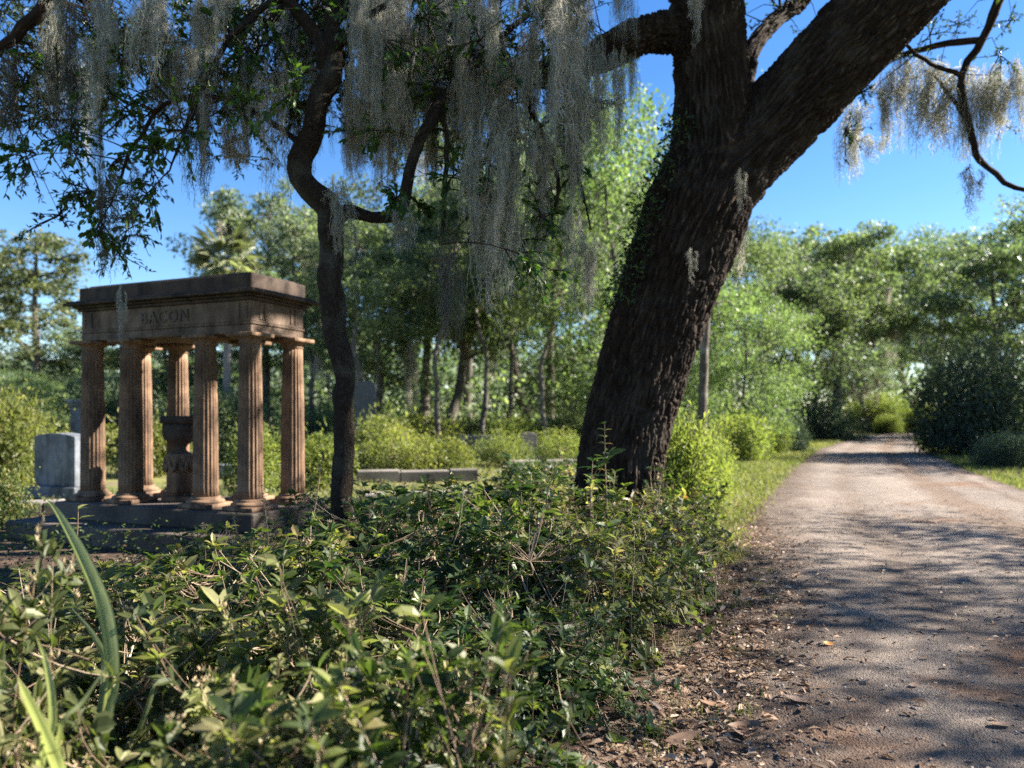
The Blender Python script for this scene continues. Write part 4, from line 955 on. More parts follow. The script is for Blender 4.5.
# low undergrowth filling between the shrubs
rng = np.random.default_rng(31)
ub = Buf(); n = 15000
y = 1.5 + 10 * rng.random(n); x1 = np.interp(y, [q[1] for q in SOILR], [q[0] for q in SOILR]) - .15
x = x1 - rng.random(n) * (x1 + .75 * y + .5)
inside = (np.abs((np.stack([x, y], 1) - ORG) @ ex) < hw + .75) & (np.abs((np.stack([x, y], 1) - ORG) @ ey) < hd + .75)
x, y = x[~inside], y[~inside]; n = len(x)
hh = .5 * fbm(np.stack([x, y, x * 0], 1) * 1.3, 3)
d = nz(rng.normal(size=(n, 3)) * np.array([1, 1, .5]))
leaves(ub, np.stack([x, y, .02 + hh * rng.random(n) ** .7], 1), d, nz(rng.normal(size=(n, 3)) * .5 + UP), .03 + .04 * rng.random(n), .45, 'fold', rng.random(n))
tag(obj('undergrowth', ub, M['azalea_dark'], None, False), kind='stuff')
# young saplings standing above the shrubs
def sprig(label, px, Y, z0, z1, lean, nl, L, mat, seed, name='shrub_shoot'):
    rg = np.random.default_rng(seed); p0 = G(px, Y)
    t = thing(name, label, 'shoot', tuple(p0), 0)
    pts = np.array([(0, 0, 0), (lean * .2, 0, z0), (lean * .6, .02, z0 + (z1 - z0) * .5), (lean, 0, z1)]); p, r = resample(pts, [.008, .006, .005, .002], .05)
    b = Buf(); tube(b, p, r, 6); obj('stem', b, M['stem'], t)
    b = Buf(); m = p[p[:, 2] > z0]; 
    for k in range(nl):
        i = int((k + .5) / nl * len(m)); a = k * 2.4 + rg.random()
        d = nz(np.array([math.cos(a), math.sin(a), .25 + .3 * rg.random()]))
        leaves(b, m[i][None], d[None], nz(UP + rg.normal(size=3) * .2)[None], L * (.7 + .5 * rg.random()), .42, 'rich', rg.random(1), .15, .25)
    obj('foliage', b, M[mat], t, False)
    return t
sprig('slim upright leafy shoot before the great oak trunk', 607, 6.2, .75, 1.42, -.02, 26, .075, 'azalea', 1)
sprig('arching thin leafy shoot beside the crooked tree trunk', 305, 5.2, .6, 1.22, .12, 18, .07, 'azalea_sun', 2)
sprig('young shoot with large pale leaves over the stone steps', 70, 4.6, .55, .92, .05, 12, .085, 'azalea_sun', 3)
sprig('pale green shoot standing in front of the colonnade corner', 270, 5.4, .55, .98, -.06, 20, .06, 'azalea_dry', 4)
sprig('broad leaved green seedling against the foot of the oak', 590, 5.8, .8, 1.14, .02, 12, .11, 'slimleaf', 5)
# strap leaved plant
sp = thing('strap_leaved_plant', 'tall strap leaved lily plant with long pointed pale green blades', 'plant', tuple(G(75, 2.54)))
o0 = -np.array(sp.location)
def blade(pts, w, tw=0.0, seed=0):
    p, r = resample([np.array(q) for q in pts], np.array(w) * .9, .03)
    t, U, W_ = frames(p); K = len(p)
    s = nz(np.stack([t[:, 2], np.zeros(K) + tw, -t[:, 0]], 1)); nr = np.cross(t, s)
    cols = np.linspace(-1, 1, 7); rid = np.abs(cols) * .18 + .05 * (np.arange(7) % 2)
    V = p[:, None] + s[:, None] * (cols[None, :, None] * r[:, None, None]) + nr[:, None] * (rid[None, :, None] * r[:, None, None])
    V = V.reshape(-1, 3); i = np.arange(K - 1)[:, None] * 7; j = np.arange(6)[None]
    b = Buf(); b.add(V + o0, np.stack([i + j, i + j + 1, i + 8 + j, i + 7 + j], -1).reshape(-1, 4), np.clip(np.tile(.5 + .45 * np.array([-1, 1, -.6, 1, -1, .8, -.5]), K) + .2 * np.random.default_rng(seed).normal(size=K * 7), 0, 1))
    obj('blade', b, M['strap'], sp)
def G2(x, Y): return G(x, Y * 1.45)
def q_(px, py, Y): return P(px, py, Y * 1.45)
blade([G2(80, 1.75), q_(106, 720, 1.8), q_(112, 670, 1.8), q_(104, 610, 1.82), q_(84, 560, 1.84), q_(60, 516, 1.86), q_(46, 498, 1.88)], [.016, .022, .027, .030, .025, .013, .001], .1, 1)
blade([G2(72, 1.7), q_(62, 790, 1.40), q_(48, 745, 1.36), q_(30, 705, 1.35), q_(17, 676, 1.35)], [.016, .028, .026, .018, .001], -.2, 2)
blade([G2(75, 1.8), q_(104, 680, 1.95), q_(96, 640, 1.95), q_(70, 606, 1.98)], [.01, .014, .012, .001], .3, 3)
blade([G2(75, 1.75), q_(58, 742, 1.45), q_(84, 700, 1.45), q_(114, 656, 1.47)], [.006, .008, .006, .001], .2, 4)
blade([G2(84, 1.8), q_(126, 760, 1.9), q_(150, 700, 1.92), q_(160, 652, 1.95)], [.008, .012, .010, .001], .2, 7)
blade([G2(70, 1.6), q_(40, 780, 1.42), q_(52, 720, 1.4), q_(46, 665, 1.42), q_(36, 636, 1.45)], [.01, .016, .015, .011, .001], -.1, 8)
blade([G2(66, 1.65), q_(-4, 760, 1.6), q_(2, 690, 1.6), q_(4, 640, 1.6)], [.01, .013, .011, .002], .2, 5)
blade([G2(75, 1.9), q_(22, 768, 1.85), q_(16, 735, 1.9), q_(18, 700, 1.9)], [.01, .01, .008, .001], -.3, 6)

# ------------------------------------------------------------------ mid-distance shrubs
def blob_bush(seed, n, L, wr=.45, kind='fold', lumps=13):
    """unit bush (radius 1, height 1) of leaves gathered in lumps, with stems"""
    rg = np.random.default_rng(seed); st = Buf(); lf = Buf()
    a = rg.random(lumps) * 2 * PI; r = .62 * np.sqrt(rg.random(lumps))
    c = np.stack([r * np.cos(a), r * np.sin(a), .24 + .46 * rg.random(lumps) * (1 - r ** 2)], 1); c[0] = (0, 0, .6)
    rad = .22 + .2 * rg.random(lumps)
    k = rg.integers(0, lumps, n); d = nz(rg.normal(size=(n, 3)))
    rr = rad[k] * (rg.random(n) ** .3) * (.85 + .5 * fbm(d * 3 + k[:, None] * 5, 3))
    rr = np.where(rg.random(n) < .15, rr * (1.1 + .5 * rg.random(n)), rr); p = c[k] + d * rr[:, None]; p[:, 2] = np.abs(p[:, 2]) + .01
    if n > 20000: lw = rg.random(n) < .3; p[lw, 2] *= .35
    ld = nz(d + rg.normal(size=(n, 3)) * .6); nn = nz(d * .4 + UP * .7 + rg.normal(size=(n, 3)) * .5)
    leaves(lf, p, ld, nn, L * (.6 + .8 * rg.random(n)), wr, kind, np.clip(.45 * rg.random(n) + .55 * rg.random(lumps)[k], 0, 1))
    t = np.linspace(0, 1, 6)[None, :, None]; b0 = c * np.array([.25, .25, 0]); m_ = c * np.array([.4, .4, .6])
    btubes(st, (1 - t) ** 2 * b0[:, None] + 2 * t * (1 - t) * m_[:, None] + t ** 2 * c[:, None], .018, .006, 5)
    return st, lf
bprot = {}
def mid_bush(label, px, Y, R, H, mat, k, group=None, name='azalea_bush', cat='shrub', ry=None):
    g_ = G(px, Y); sc = (R, ry or R, H)
    if (name, k) not in bprot:
        st, lf = blob_bush(500 + k, 5200 if k < 3 else 24000, (.075, .06, .085, .05)[k]); o = thing(name, label, cat, (g_[0], g_[1], 0), k, group)
        obj('stems', st, M['stem'], o); obj('foliage', lf, M[mat], o, False); o.scale = sc; bprot[(name, k)] = o
        return o
    return dup(bprot[(name, k)], label, (g_[0], g_[1], 0), px * .31, sc, group, {'foliage': M[mat]})
GA = 'yellow green azaleas in the sun'
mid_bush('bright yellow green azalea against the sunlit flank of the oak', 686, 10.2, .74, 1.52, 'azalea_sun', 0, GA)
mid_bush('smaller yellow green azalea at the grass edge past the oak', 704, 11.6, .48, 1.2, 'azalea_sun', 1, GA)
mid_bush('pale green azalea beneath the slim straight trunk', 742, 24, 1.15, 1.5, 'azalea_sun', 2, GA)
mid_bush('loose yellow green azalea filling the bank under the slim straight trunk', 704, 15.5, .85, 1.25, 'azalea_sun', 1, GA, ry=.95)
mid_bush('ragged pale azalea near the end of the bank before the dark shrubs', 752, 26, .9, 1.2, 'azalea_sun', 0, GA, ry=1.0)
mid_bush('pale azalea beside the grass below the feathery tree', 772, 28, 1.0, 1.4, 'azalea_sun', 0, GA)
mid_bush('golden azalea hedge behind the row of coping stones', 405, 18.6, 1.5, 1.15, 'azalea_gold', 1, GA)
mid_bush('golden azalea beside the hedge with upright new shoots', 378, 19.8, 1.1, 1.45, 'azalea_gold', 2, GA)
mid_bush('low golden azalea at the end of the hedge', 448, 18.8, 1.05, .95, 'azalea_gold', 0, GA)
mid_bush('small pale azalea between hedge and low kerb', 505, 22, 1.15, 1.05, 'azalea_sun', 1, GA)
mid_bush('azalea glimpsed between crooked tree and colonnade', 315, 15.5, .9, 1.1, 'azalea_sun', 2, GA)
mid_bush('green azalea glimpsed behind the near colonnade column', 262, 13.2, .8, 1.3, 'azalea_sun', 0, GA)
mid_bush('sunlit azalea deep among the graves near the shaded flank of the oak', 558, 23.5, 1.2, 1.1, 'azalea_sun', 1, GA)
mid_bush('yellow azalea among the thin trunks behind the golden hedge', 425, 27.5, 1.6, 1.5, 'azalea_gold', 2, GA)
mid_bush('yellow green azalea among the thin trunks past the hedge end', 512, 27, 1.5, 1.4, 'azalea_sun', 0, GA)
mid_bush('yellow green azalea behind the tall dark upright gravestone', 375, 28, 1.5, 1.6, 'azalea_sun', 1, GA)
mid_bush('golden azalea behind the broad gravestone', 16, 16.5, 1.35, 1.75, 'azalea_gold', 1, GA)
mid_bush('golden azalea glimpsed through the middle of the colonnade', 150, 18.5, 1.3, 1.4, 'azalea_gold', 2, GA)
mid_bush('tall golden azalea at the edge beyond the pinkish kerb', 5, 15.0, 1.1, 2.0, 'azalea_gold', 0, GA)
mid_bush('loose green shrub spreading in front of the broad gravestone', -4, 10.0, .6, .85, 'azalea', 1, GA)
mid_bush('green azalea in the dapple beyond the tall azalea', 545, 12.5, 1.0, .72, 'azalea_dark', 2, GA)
GD = 'dark evergreen shrubs'
mid_bush('huge rounded dark evergreen shrub on the far side of the road', 985, 27.5, 2.7, 4.0, 'camellia', 3, GD, 'evergreen_shrub')
mid_bush('low grey green shrub before the huge evergreen shrub', 1008, 21.5, 1.15, .95, 'tree_grey', 3, GD, 'evergreen_shrub')
mid_bush('dark spreading shrub where the road bends away', 822, 43, 2.4, 2.0, 'camellia', 3, GD, 'evergreen_shrub')
mid_bush('dark shrub under the feathery tree', 775, 30, 1.6, 1.7, 'camellia', 3, GD, 'evergreen_shrub')
mid_bush('yellow shrub beyond the end of the road', 880, 61, 3.0, 3.2, 'azalea_sun', 3, GD, 'evergreen_shrub')
mid_bush('small rounded yellow shrub by the pale post', 888, 57, 1.4, 1.5, 'azalea_sun', 3, GD, 'evergreen_shrub')
mid_bush('green shrub on the far verge next to the pale post', 925, 58, 1.9, 2.4, 'azalea_sun', 3, GD, 'evergreen_shrub')
mid_bush('dark low shrub under the moss hung trees', 470, 30, 2.2, 1.3, 'tree_mid', 3, GD, 'evergreen_shrub')
mid_bush('dark evergreen shrub to one side of the oak trunk in the shade', 560, 30, 2.0, 1.4, 'tree_mid', 3, GD, 'evergreen_shrub')
mid_bush('dark shrub behind the colonnade', 215, 24, 2.2, 2.4, 'tree_mid', 3, GD, 'evergreen_shrub')
mid_bush('dark shrub behind the slim pillar gravestone', 100, 28, 2.4, 3.0, 'tree_dark', 3, GD, 'evergreen_shrub')
mid_bush('dark shrub behind the crooked tree trunk', 330, 29, 1.8, 1.7, 'tree_mid', 3, GD, 'evergreen_shrub')

# ------------------------------------------------------------------ background trees
def tree_proto(seed, H, r0, lo, rx, nb, nleaf, L, prof='round', flat=.55, sig=.13, kind='quad', wander=.05, rise=.35, sub=4):
    rg = np.random.default_rng(seed); wb = Buf(); lf = Buf()
    K = 12; u = np.linspace(0, 1, K); wnd = np.cumsum(rg.normal(size=(K, 2)) * wander * H / K * 2, 0); wnd -= wnd[0]
    tp = np.column_stack([wnd, u * H * .88]); tr = r0 * (1 - .8 * u); tr[0] *= 1.35
    p, r = resample(tp, tr, H / 40); tube(wb, p, r, 12, .15)
    cs, sub_p = [], []
    for k in range(nb):
        v = lo + (1 - lo) * ((k + .5 * rg.random()) / nb); i = min(len(p) - 1, int(v * (len(p) - 1))); s0 = p[i]
        q = (v - lo) / (1 - lo)
        rad = rx * ({'round': math.sqrt(max(.05, 1 - (1.55 * q - .55) ** 2 if q > .35 else .35 + .65 * q / .35)), 'cone': 1.05 - .85 * q, 'vase': .35 + .75 * q}[prof]) * (.65 + .5 * rg.random())
        a = k * 2.4 + rg.normal() * .3; out = np.array([math.cos(a), math.sin(a), 0])
        e = s0 + out * rad + UP * rad * rise * (.5 + rg.random())
        m_ = (s0 + e) / 2 + UP * rad * .10 * rg.normal() + rg.normal(size=3) * .05 * rad
        t = np.linspace(0, 1, 9)[:, None]; path = (1 - t) ** 2 * s0 + 2 * t * (1 - t) * m_ + t ** 2 * e
        tube(wb, path, np.linspace(max(.25 * r0, .5 * r[i]) * .7, .015, 9), 6)
        cs.append(e); cs.append(path[6] + rg.normal(size=3) * .06 * rx)
        for j in range(sub):
            st = path[rg.integers(3, 9)]; ee = st + nz(out * .5 + rg.normal(size=3) * np.array([.8, .8, .5]) + UP * .2) * rx * (.18 + .25 * rg.random())
            sub_p.append(np.array([st, (st + ee) / 2 + UP * .03 * rx, ee])); cs.append(ee)
    cs.append(p[-1]); cs = np.array(cs)
    btubes(wb, np.array(sub_p), .03 * max(1, r0 * 3), .012, 4)
    n = nleaf; k = rg.integers(0, len(cs), n)
    g3 = rg.normal(size=(n, 3)); g3 = g3 / np.maximum(1, np.linalg.norm(g3, axis=1, keepdims=True) / 1.9)
    ctone = rg.random(len(cs)); csz = .7 + .6 * rg.random(len(cs))
    pos = cs[k] + g3 * (sig * rx) * csz[k][:, None] * np.array([1, 1, flat])
    d = nz(rg.normal(size=(n, 3)) - UP * .2); nn = nz(rg.normal(size=(n, 3)) * .7 + UP)
    leaves(lf, pos, d, nn, L * (.55 + .9 * rg.random(n)), .5, kind, np.clip(.55 * rg.random(n) + .45 * ctone[k], 0, 1))
    return wb, lf, cs
TP = {}
TCS = []
def far_tree(label, px, Y, H, W, k, mat, rz=None, group='trees of the wood behind the graves', bark=None, name=None):
    """k: prototype; H total height, W crown radius"""
    spec_ = {0: dict(seed=1, H=12, r0=.28, lo=.48, rx=4.2, nb=20, nleaf=21000, sig=.105, L=.20, prof='round'),
             1: dict(seed=2, H=12, r0=.22, lo=.36, rx=3.6, nb=22, nleaf=22000, sig=.11, L=.18, prof='round', sub=5, rise=.25),
             2: dict(seed=3, H=12, r0=.20, lo=.40, rx=2.8, nb=20, nleaf=8500, L=.19, prof='cone', flat=.4, sig=.10, rise=.12, wander=.02),
             3: dict(seed=4, H=12, r0=.16, lo=.10, rx=4.6, nb=26, nleaf=30000, sig=.11, L=.16, prof='round', rise=.3, sub=5),
             5: dict(seed=9, H=12, r0=.15, lo=.52, rx=2.4, nb=14, nleaf=9000, L=.17, prof='round', wander=.07, rise=.4),
             4: dict(seed=6, H=12, r0=.30, lo=.36, rx=5.0, nb=16, nleaf=16000, L=.20, prof='vase', wander=.12, rise=.3, flat=.45)}[k]
    g_ = G(px, Y); sc = (W / spec_['rx'], W / spec_['rx'], H / 12)
    nm = name or {0: 'broadleaf_tree', 1: 'broadleaf_tree', 2: 'pine_tree', 3: 'feathery_tree', 4: 'mossy_tree', 5: 'slim_tree'}[k]
    if k not in TP:
        wb, lf, cs = tree_proto(**spec_); t = thing(nm, label, 'tree', (g_[0], g_[1], 0), 0, group)
        obj('trunk', wb, M['farbark'], t, True, True); obj('crown', lf, M[mat], t, False); t.scale = sc; TP[k] = (t, cs); t.rotation_euler.z = 0 if rz is None else rz; a = t.rotation_euler.z
    else:
        a = px * .53 if rz is None else rz
        t = dup(TP[k][0], label, (g_[0], g_[1], 0), a, sc, group, {'crown': M[mat]}); t.name = nm
    cs = TP[k][1] * np.array(sc); ca, sa = math.cos(a), math.sin(a)
    TCS.append(np.stack([cs[:, 0] * ca - cs[:, 1] * sa, cs[:, 0] * sa + cs[:, 1] * ca, cs[:, 2]], 1) + g_)
    return t
# screen top -> height
def Ht(py, Y): return CH + (HY - py) / F * Y
FT = [  # label, px, Y, top row, crown radius m, prototype, material
    ('tall pine with level tiers of yellowish needles beyond the broad gravestone', 38, 38, 205, 3.6, 2, 'pine'),
    ('slimmer pine next to the tall pine at the picture edge', -12, 42, 230, 3.2, 2, 'pine'),
    ('low dark tree behind the slim pillar gravestone', 95, 40, 315, 3.4, 1, 'tree_mid'),
    ('dark bushy tree seen through the columns of the colonnade', 175, 36, 318, 3.6, 1, 'tree_dark'),
    ('dark tree behind the near corner of the colonnade', 265, 38, 265, 3.6, 0, 'tree_dark'),
    ('grey green tree above the colonnade roof behind the palm', 268, 46, 185, 4.6, 0, 'tree_grey'),
    ('mossy grey limbed tree behind the crooked tree', 380, 30, 235, 3.6, 4, 'tree_mid'),
    ('dark tree with a straight trunk seen past the crooked tree', 425, 36, 190, 4.2, 0, 'tree_grey'),
    ('bright green tree with a forked pale trunk behind the golden hedge', 462, 33, 150, 4.2, 4, 'tree_mid'),
    ('dark tree between the long moss and the golden hedge', 515, 40, 130, 5.0, 4, 'tree_mid'),
    ('dark trunked tree near the shaded side of the great oak', 552, 34, 150, 3.6, 0, 'tree_grey'),
    ('tall bright green tree filling the gap under the oak limb', 620, 28, 62, 4.0, 3, 'tree_bright'),
    ('second bright green tree lower beside the oak trunk', 565, 44, 140, 4.6, 3, 'tree_mid'),
    ('bright feathery tree sweeping down to the verge past the oak', 745, 28, 268, 2.3, 3, 'tree_bright'),
    ('bright green tree above the feathery tree against the sky', 770, 44, 218, 5.0, 3, 'tree_mid'),
    ('dark tree with a forked trunk where the road bends', 838, 50, 222, 5.0, 0, 'tree_mid'),
    ('tree arching over the end of the road', 905, 92, 238, 7.6, 4, 'tree_mid'),
    ('dark bushy tree on the far side of the road end', 940, 80, 226, 5.6, 1, 'tree_dark'),
    ('broad dark tree behind the huge evergreen shrub', 992, 46, 236, 5.2, 0, 'tree_dark'),
    ('tall tree at the picture edge beyond the huge evergreen shrub', 1050, 52, 195, 5.6, 1, 'tree_mid'),
    ('pale mossy tree between the road end and the evergreen shrub', 952, 76, 290, 4.2, 4, 'tree_grey'),
    ('low mossy tree behind the bend of the road', 868, 60, 320, 3.6, 4, 'tree_grey'),
    ('distant green tree above the far treetops of the road', 800, 85, 232, 7.0, 0, 'tree_mid'),
    ('distant round tree over the road in the gap of sky', 860, 95, 242, 7.6, 1, 'tree_mid'),
    ('dark tree deep in the wood behind the mossy limbed tree', 345, 50, 215, 5.0, 1, 'tree_dark'),
    ('dark tree deep in the wood behind the golden hedge', 470, 56, 170, 5.6, 0, 'tree_dark'),
    ('dark tree behind the great oak trunk', 660, 46, 170, 5.6, 1, 'tree_dark'),
    ('small bright tree at the foot of the wood near the oak', 590, 30, 330, 2.0, 3, 'tree_mid'),
    ('small yellow green tree at the edge over the golden azaleas', 8, 24, 365, 1.7, 3, 'tree_bright'),
    ('slim dark trunk behind the golden hedge nearest the crooked tree', 361, 25, 180, 1.7, 5, 'tree_mid'),
    ('slim straight dark trunk rising above the golden hedge', 436, 26, 160, 1.8, 5, 'tree_dark'),
    ('slim leaning trunk just past the end of the golden hedge', 487, 28, 140, 1.9, 5, 'tree_mid'),
    ('slim dark trunk between low kerb and dark shrubs', 512, 31, 150, 2.0, 5, 'tree_dark'),
    ('slim dark trunk closest to the shaded side of the oak', 541, 26, 170, 1.7, 5, 'tree_mid'),
    ('slim trunk seen between colonnade and crooked tree', 312, 30, 200, 1.9, 5, 'tree_grey'),
    ('slim tree standing at the road bend before the forked tree', 815, 47, 250, 2.6, 5, 'tree_mid'),
    ('dark tree beyond the feathery tree and the bend shrubs', 800, 58, 300, 4.4, 1, 'tree_dark'),
]
for (lab, px, Y, top, W, k, mat) in FT:
    far_tree(lab, px, Y, Ht(top, Y), W, k, mat)
wb, lf, cs = tree_proto(15, 10.5, .42, .32, 6.4, 17, 47000, .14, 'round', .55, .105, 'quad', .08, .35, 4)
t2 = None
t = thing('live_oak', 'live oak across the road whose crown throws its dappled shade over the gravel', 'tree', (16.8, 5.4, 0))
t.scale = (1, .88, 1)
obj('trunk', wb, M['oakbark'], t, True, True); obj('crown', lf, M['oakleaf'], t, False)
dup(t, 'live oak beyond the huge evergreen shrub shading the far stretch of road', (34, 36.0, 0), 4.0, (1, 1, .95))
dup(t, 'live oak further along the road shading the bend of the gravel', (27.5, 25.5, 0), 2.1, (1, 1, 1))
# slim straight trunk behind the oak
p0 = G(700, 16); t = thing('slim_tree', 'slim straight bare trunk just past the oak', 'tree', tuple(p0))
b = Buf(); p, r = resample([(0, 0, 0), (.05, 0, 1.5), (.12, .02, 3.2), (.3, .1, 5.2), (.8, .3, 7.4)], [.13, .10, .09, .08, .06], .15); tube(b, p, r, 10, .1); obj('trunk', b, M['farbark'], t, True, True)
b = Buf(); rg = np.random.default_rng(4)
for k in range(14):
    e = np.array([.8, .3, 7.4]) + rg.normal(size=3) * np.array([.8, .8, .5]); spray(b, e[None], 60, .3, .1, 'quad', rng=rg)
obj('crown', b, M['tree_mid'], t, False)
# palm
pp = G(226, 24); pt = thing('cabbage_palm', 'palm with a fan leaf crown above the colonnade roof', 'palm', tuple(pp))
hp = Ht(262, 24)
pt.scale = (.82, .82, 1)
b = Buf(); p, r = resample([(0, 0, 0), (.03, 0, 2), (.06, 0, 4), (.02, 0, hp - .2)], [.2, .155, .15, .17], .15); tube(b, p, r, 14, .1); obj('trunk', b, M['paletrunk'], pt, True, True)
rg = np.random.default_rng(8)
for k in range(34):
    a = k * 2.4; elv = -.7 + 2.1 * rg.random(); d = np.array([math.cos(a) * math.cos(elv), math.sin(a) * math.cos(elv), math.sin(elv)])
    c = np.array([.02, 0, hp]) + d * (.55 + .3 * rg.random()); b = Buf()
    tube(b, np.array([[.02, 0, hp], (np.array([.02, 0, hp]) + c) / 2 + UP * .05, c]), np.array([.018, .014, .01]), 5, rnd=.3)
    s = nz(np.cross(d, UP)); up2 = np.cross(s, d); m_ = 26
    an = np.linspace(-1.75, 1.75, m_); dirs = nz(d[None] * np.cos(an)[:, None] + s[None] * np.sin(an)[:, None] - up2 * .18 * (1 - np.cos(an))[:, None] - UP * .12 * np.abs(an)[:, None])
    ll = .75 * (.75 + .25 * np.cos(an)) * (.85 + .3 * rg.random(m_))
    leaves(b, np.repeat(c[None], m_, 0), dirs, np.repeat(up2[None], m_, 0), ll, .06, 'fold', np.clip(.2 + .6 * rg.random(m_) + (.2 if elv < 0 else 0), 0, 1), .2, .22)
    obj('frond', b, M['palmleaf'], pt, False)
# the far wood, one mass behind the trees
rng = np.random.default_rng(41)
wb = Buf(); n = 75000
y = 62 + 40 * rng.random(n); ang = -.80 + 1.75 * rng.random(n); x = ang * y
roadx = np.interp(y, [q[1] for q in ROADL], [q[0] for q in ROADL]); 
hm = (5.5 + 6 * fbm(np.stack([x * .12, y * .05, x * 0], 1), 3)) * np.where(ang < -.3, .8, 1.0)
z = hm * rng.random(n) ** .8
keep = ~((x > roadx - 2) & (x < roadx + 6) & (z < 4.5) & (y < 90)) & ~((ang > .3) & (y < 84))
pos = np.stack([x, y, z], 1)[keep]; n = len(pos)
leaves(wb, pos, nz(rng.normal(size=(n, 3))), nz(rng.normal(size=(n, 3)) + UP), .35 + .5 * rng.random(n), .6, 'quad', np.clip(.5 * rng.random(n) + .5 * fbm(pos * .25, 2), 0, 1))
tag(obj('woods', wb, M['tree_dark'], None, False), kind='stuff')
wb = Buf(); n = 22000                      # shaded thicket under the trees beyond the graves
y = 34 + 26 * rng.random(n); ang = -.78 + 1.2 * rng.random(n); x = ang * y
roadx = np.interp(y, [q[1] for q in ROADL], [q[0] for q in ROADL])
z = (1.2 + 3.4 * fbm(np.stack([x * .25, y * .15, x * 0], 1), 3)) * rng.random(n)
keep = x < roadx - 3
pos = np.stack([x, y, z], 1)[keep]; n = len(pos)
leaves(wb, pos, nz(rng.normal(size=(n, 3))), nz(rng.normal(size=(n, 3)) + UP), .15 + .25 * rng.random(n), .6, 'quad', rng.random(n))
tag(obj('thicket_foliage', wb, M['tree_mid'], None, False), kind='stuff')

# ------------------------------------------------------------------ Spanish moss
def moss_arrays(seed, L, wx, wy, nlong, ncurl, wd=.0050, nax=12):
    """beard hanging from z = 0 down to -L: tapering tangled festoons with curling threads"""
    rg = np.random.default_rng(seed); b = Buf(); K = 16
    ax = rg.normal(size=(nax, 2)) * np.array([wx, wy]) * .6; al = L * (.22 + .78 * rg.random(nax) ** 1.3); al[0] = L
    az0 = -rg.random(nax) * .12 * L; az0[0] = 0
    k = rg.choice(nax, nlong, p=(al / al.sum())); t = np.linspace(0, 1, K)
    axw = np.cumsum(rg.normal(size=(nax, K, 2)) * .014, 1) - rg.normal(size=(nax, 1, 2)) * .01      # each festoon sways
    top = rg.random(nlong) ** 1.5 * .55; ln = (al[k] * (1 - top)) * (.25 + .75 * rg.random(nlong) ** .8)
    rad = np.array([wx, wy]) * .30
    st = rg.normal(size=(nlong, 2)) * rad
    u = top[:, None] + t[None] * (ln / al[k])[:, None]                                      # how far down its festoon
    ui = np.clip(u * (K - 1), 0, K - 1.001); i0 = ui.astype(int); fr_ = (ui - i0)[..., None]
    sway = axw[k[:, None], i0] * (1 - fr_) + axw[k[:, None], i0 + 1] * fr_
    wob = np.cumsum(rg.normal(size=(nlong, K, 2)) * .007, 1)
    swell = (.35 + 1.1 * np.sin(PI * np.clip(u, 0, 1) ** .7) ** .8 * (1 - .55 * u))[..., None]
    xy = ax[k][:, None] + st[:, None] * swell + sway + wob
    z = az0[k][:, None] - u * al[k][:, None] + rg.normal(size=(nlong, K)) * .007
    paths = np.concatenate([xy, z[..., None]], 2)
    ribbons(b, paths, wd * (.5 + .9 * rg.random(nlong)), rg)
    i = rg.integers(0, nlong, ncurl); j = rg.integers(1, K - 1, ncurl); s0 = paths[i, j]
    d = nz(rg.normal(size=(ncurl, 3)) * np.array([1, 1, .6]) - UP * .25); l = .02 + .055 * rg.random(ncurl) ** 1.6
    sd = nz(np.cross(d, rg.normal(size=d.shape)))
    c1 = s0 + d * l[:, None] * .4 + sd * l[:, None] * .22; c2 = s0 + d * l[:, None] * .75 + sd * l[:, None] * .18 - UP * (l * .25)[:, None]; c3 = s0 + d * l[:, None] * .8 - sd * l[:, None] * .12 - UP * (l * .6)[:, None]
    ribbons(b, np.stack([s0, c1, c2, c3], 1), wd * .85 * np.ones(ncurl), rg)
    return b
MP = [moss_arrays(60, 1.0, .10, .06, 170, 1300), moss_arrays(61, 1.0, .07, .05, 150, 1200, nax=8), moss_arrays(62, 1.0, .16, .08, 230, 1600, nax=16), moss_arrays(63, 1.0, .04, .03, 65, 600, nax=5), moss_arrays(64, 1.0, .22, .09, 280, 1900, nax=20)]
MM = [b.mesh('spanish_moss', M['moss'], False) for b in MP]
MA = [b.arrays() for b in MP]
GM = 'beards of Spanish moss hanging from the limbs'
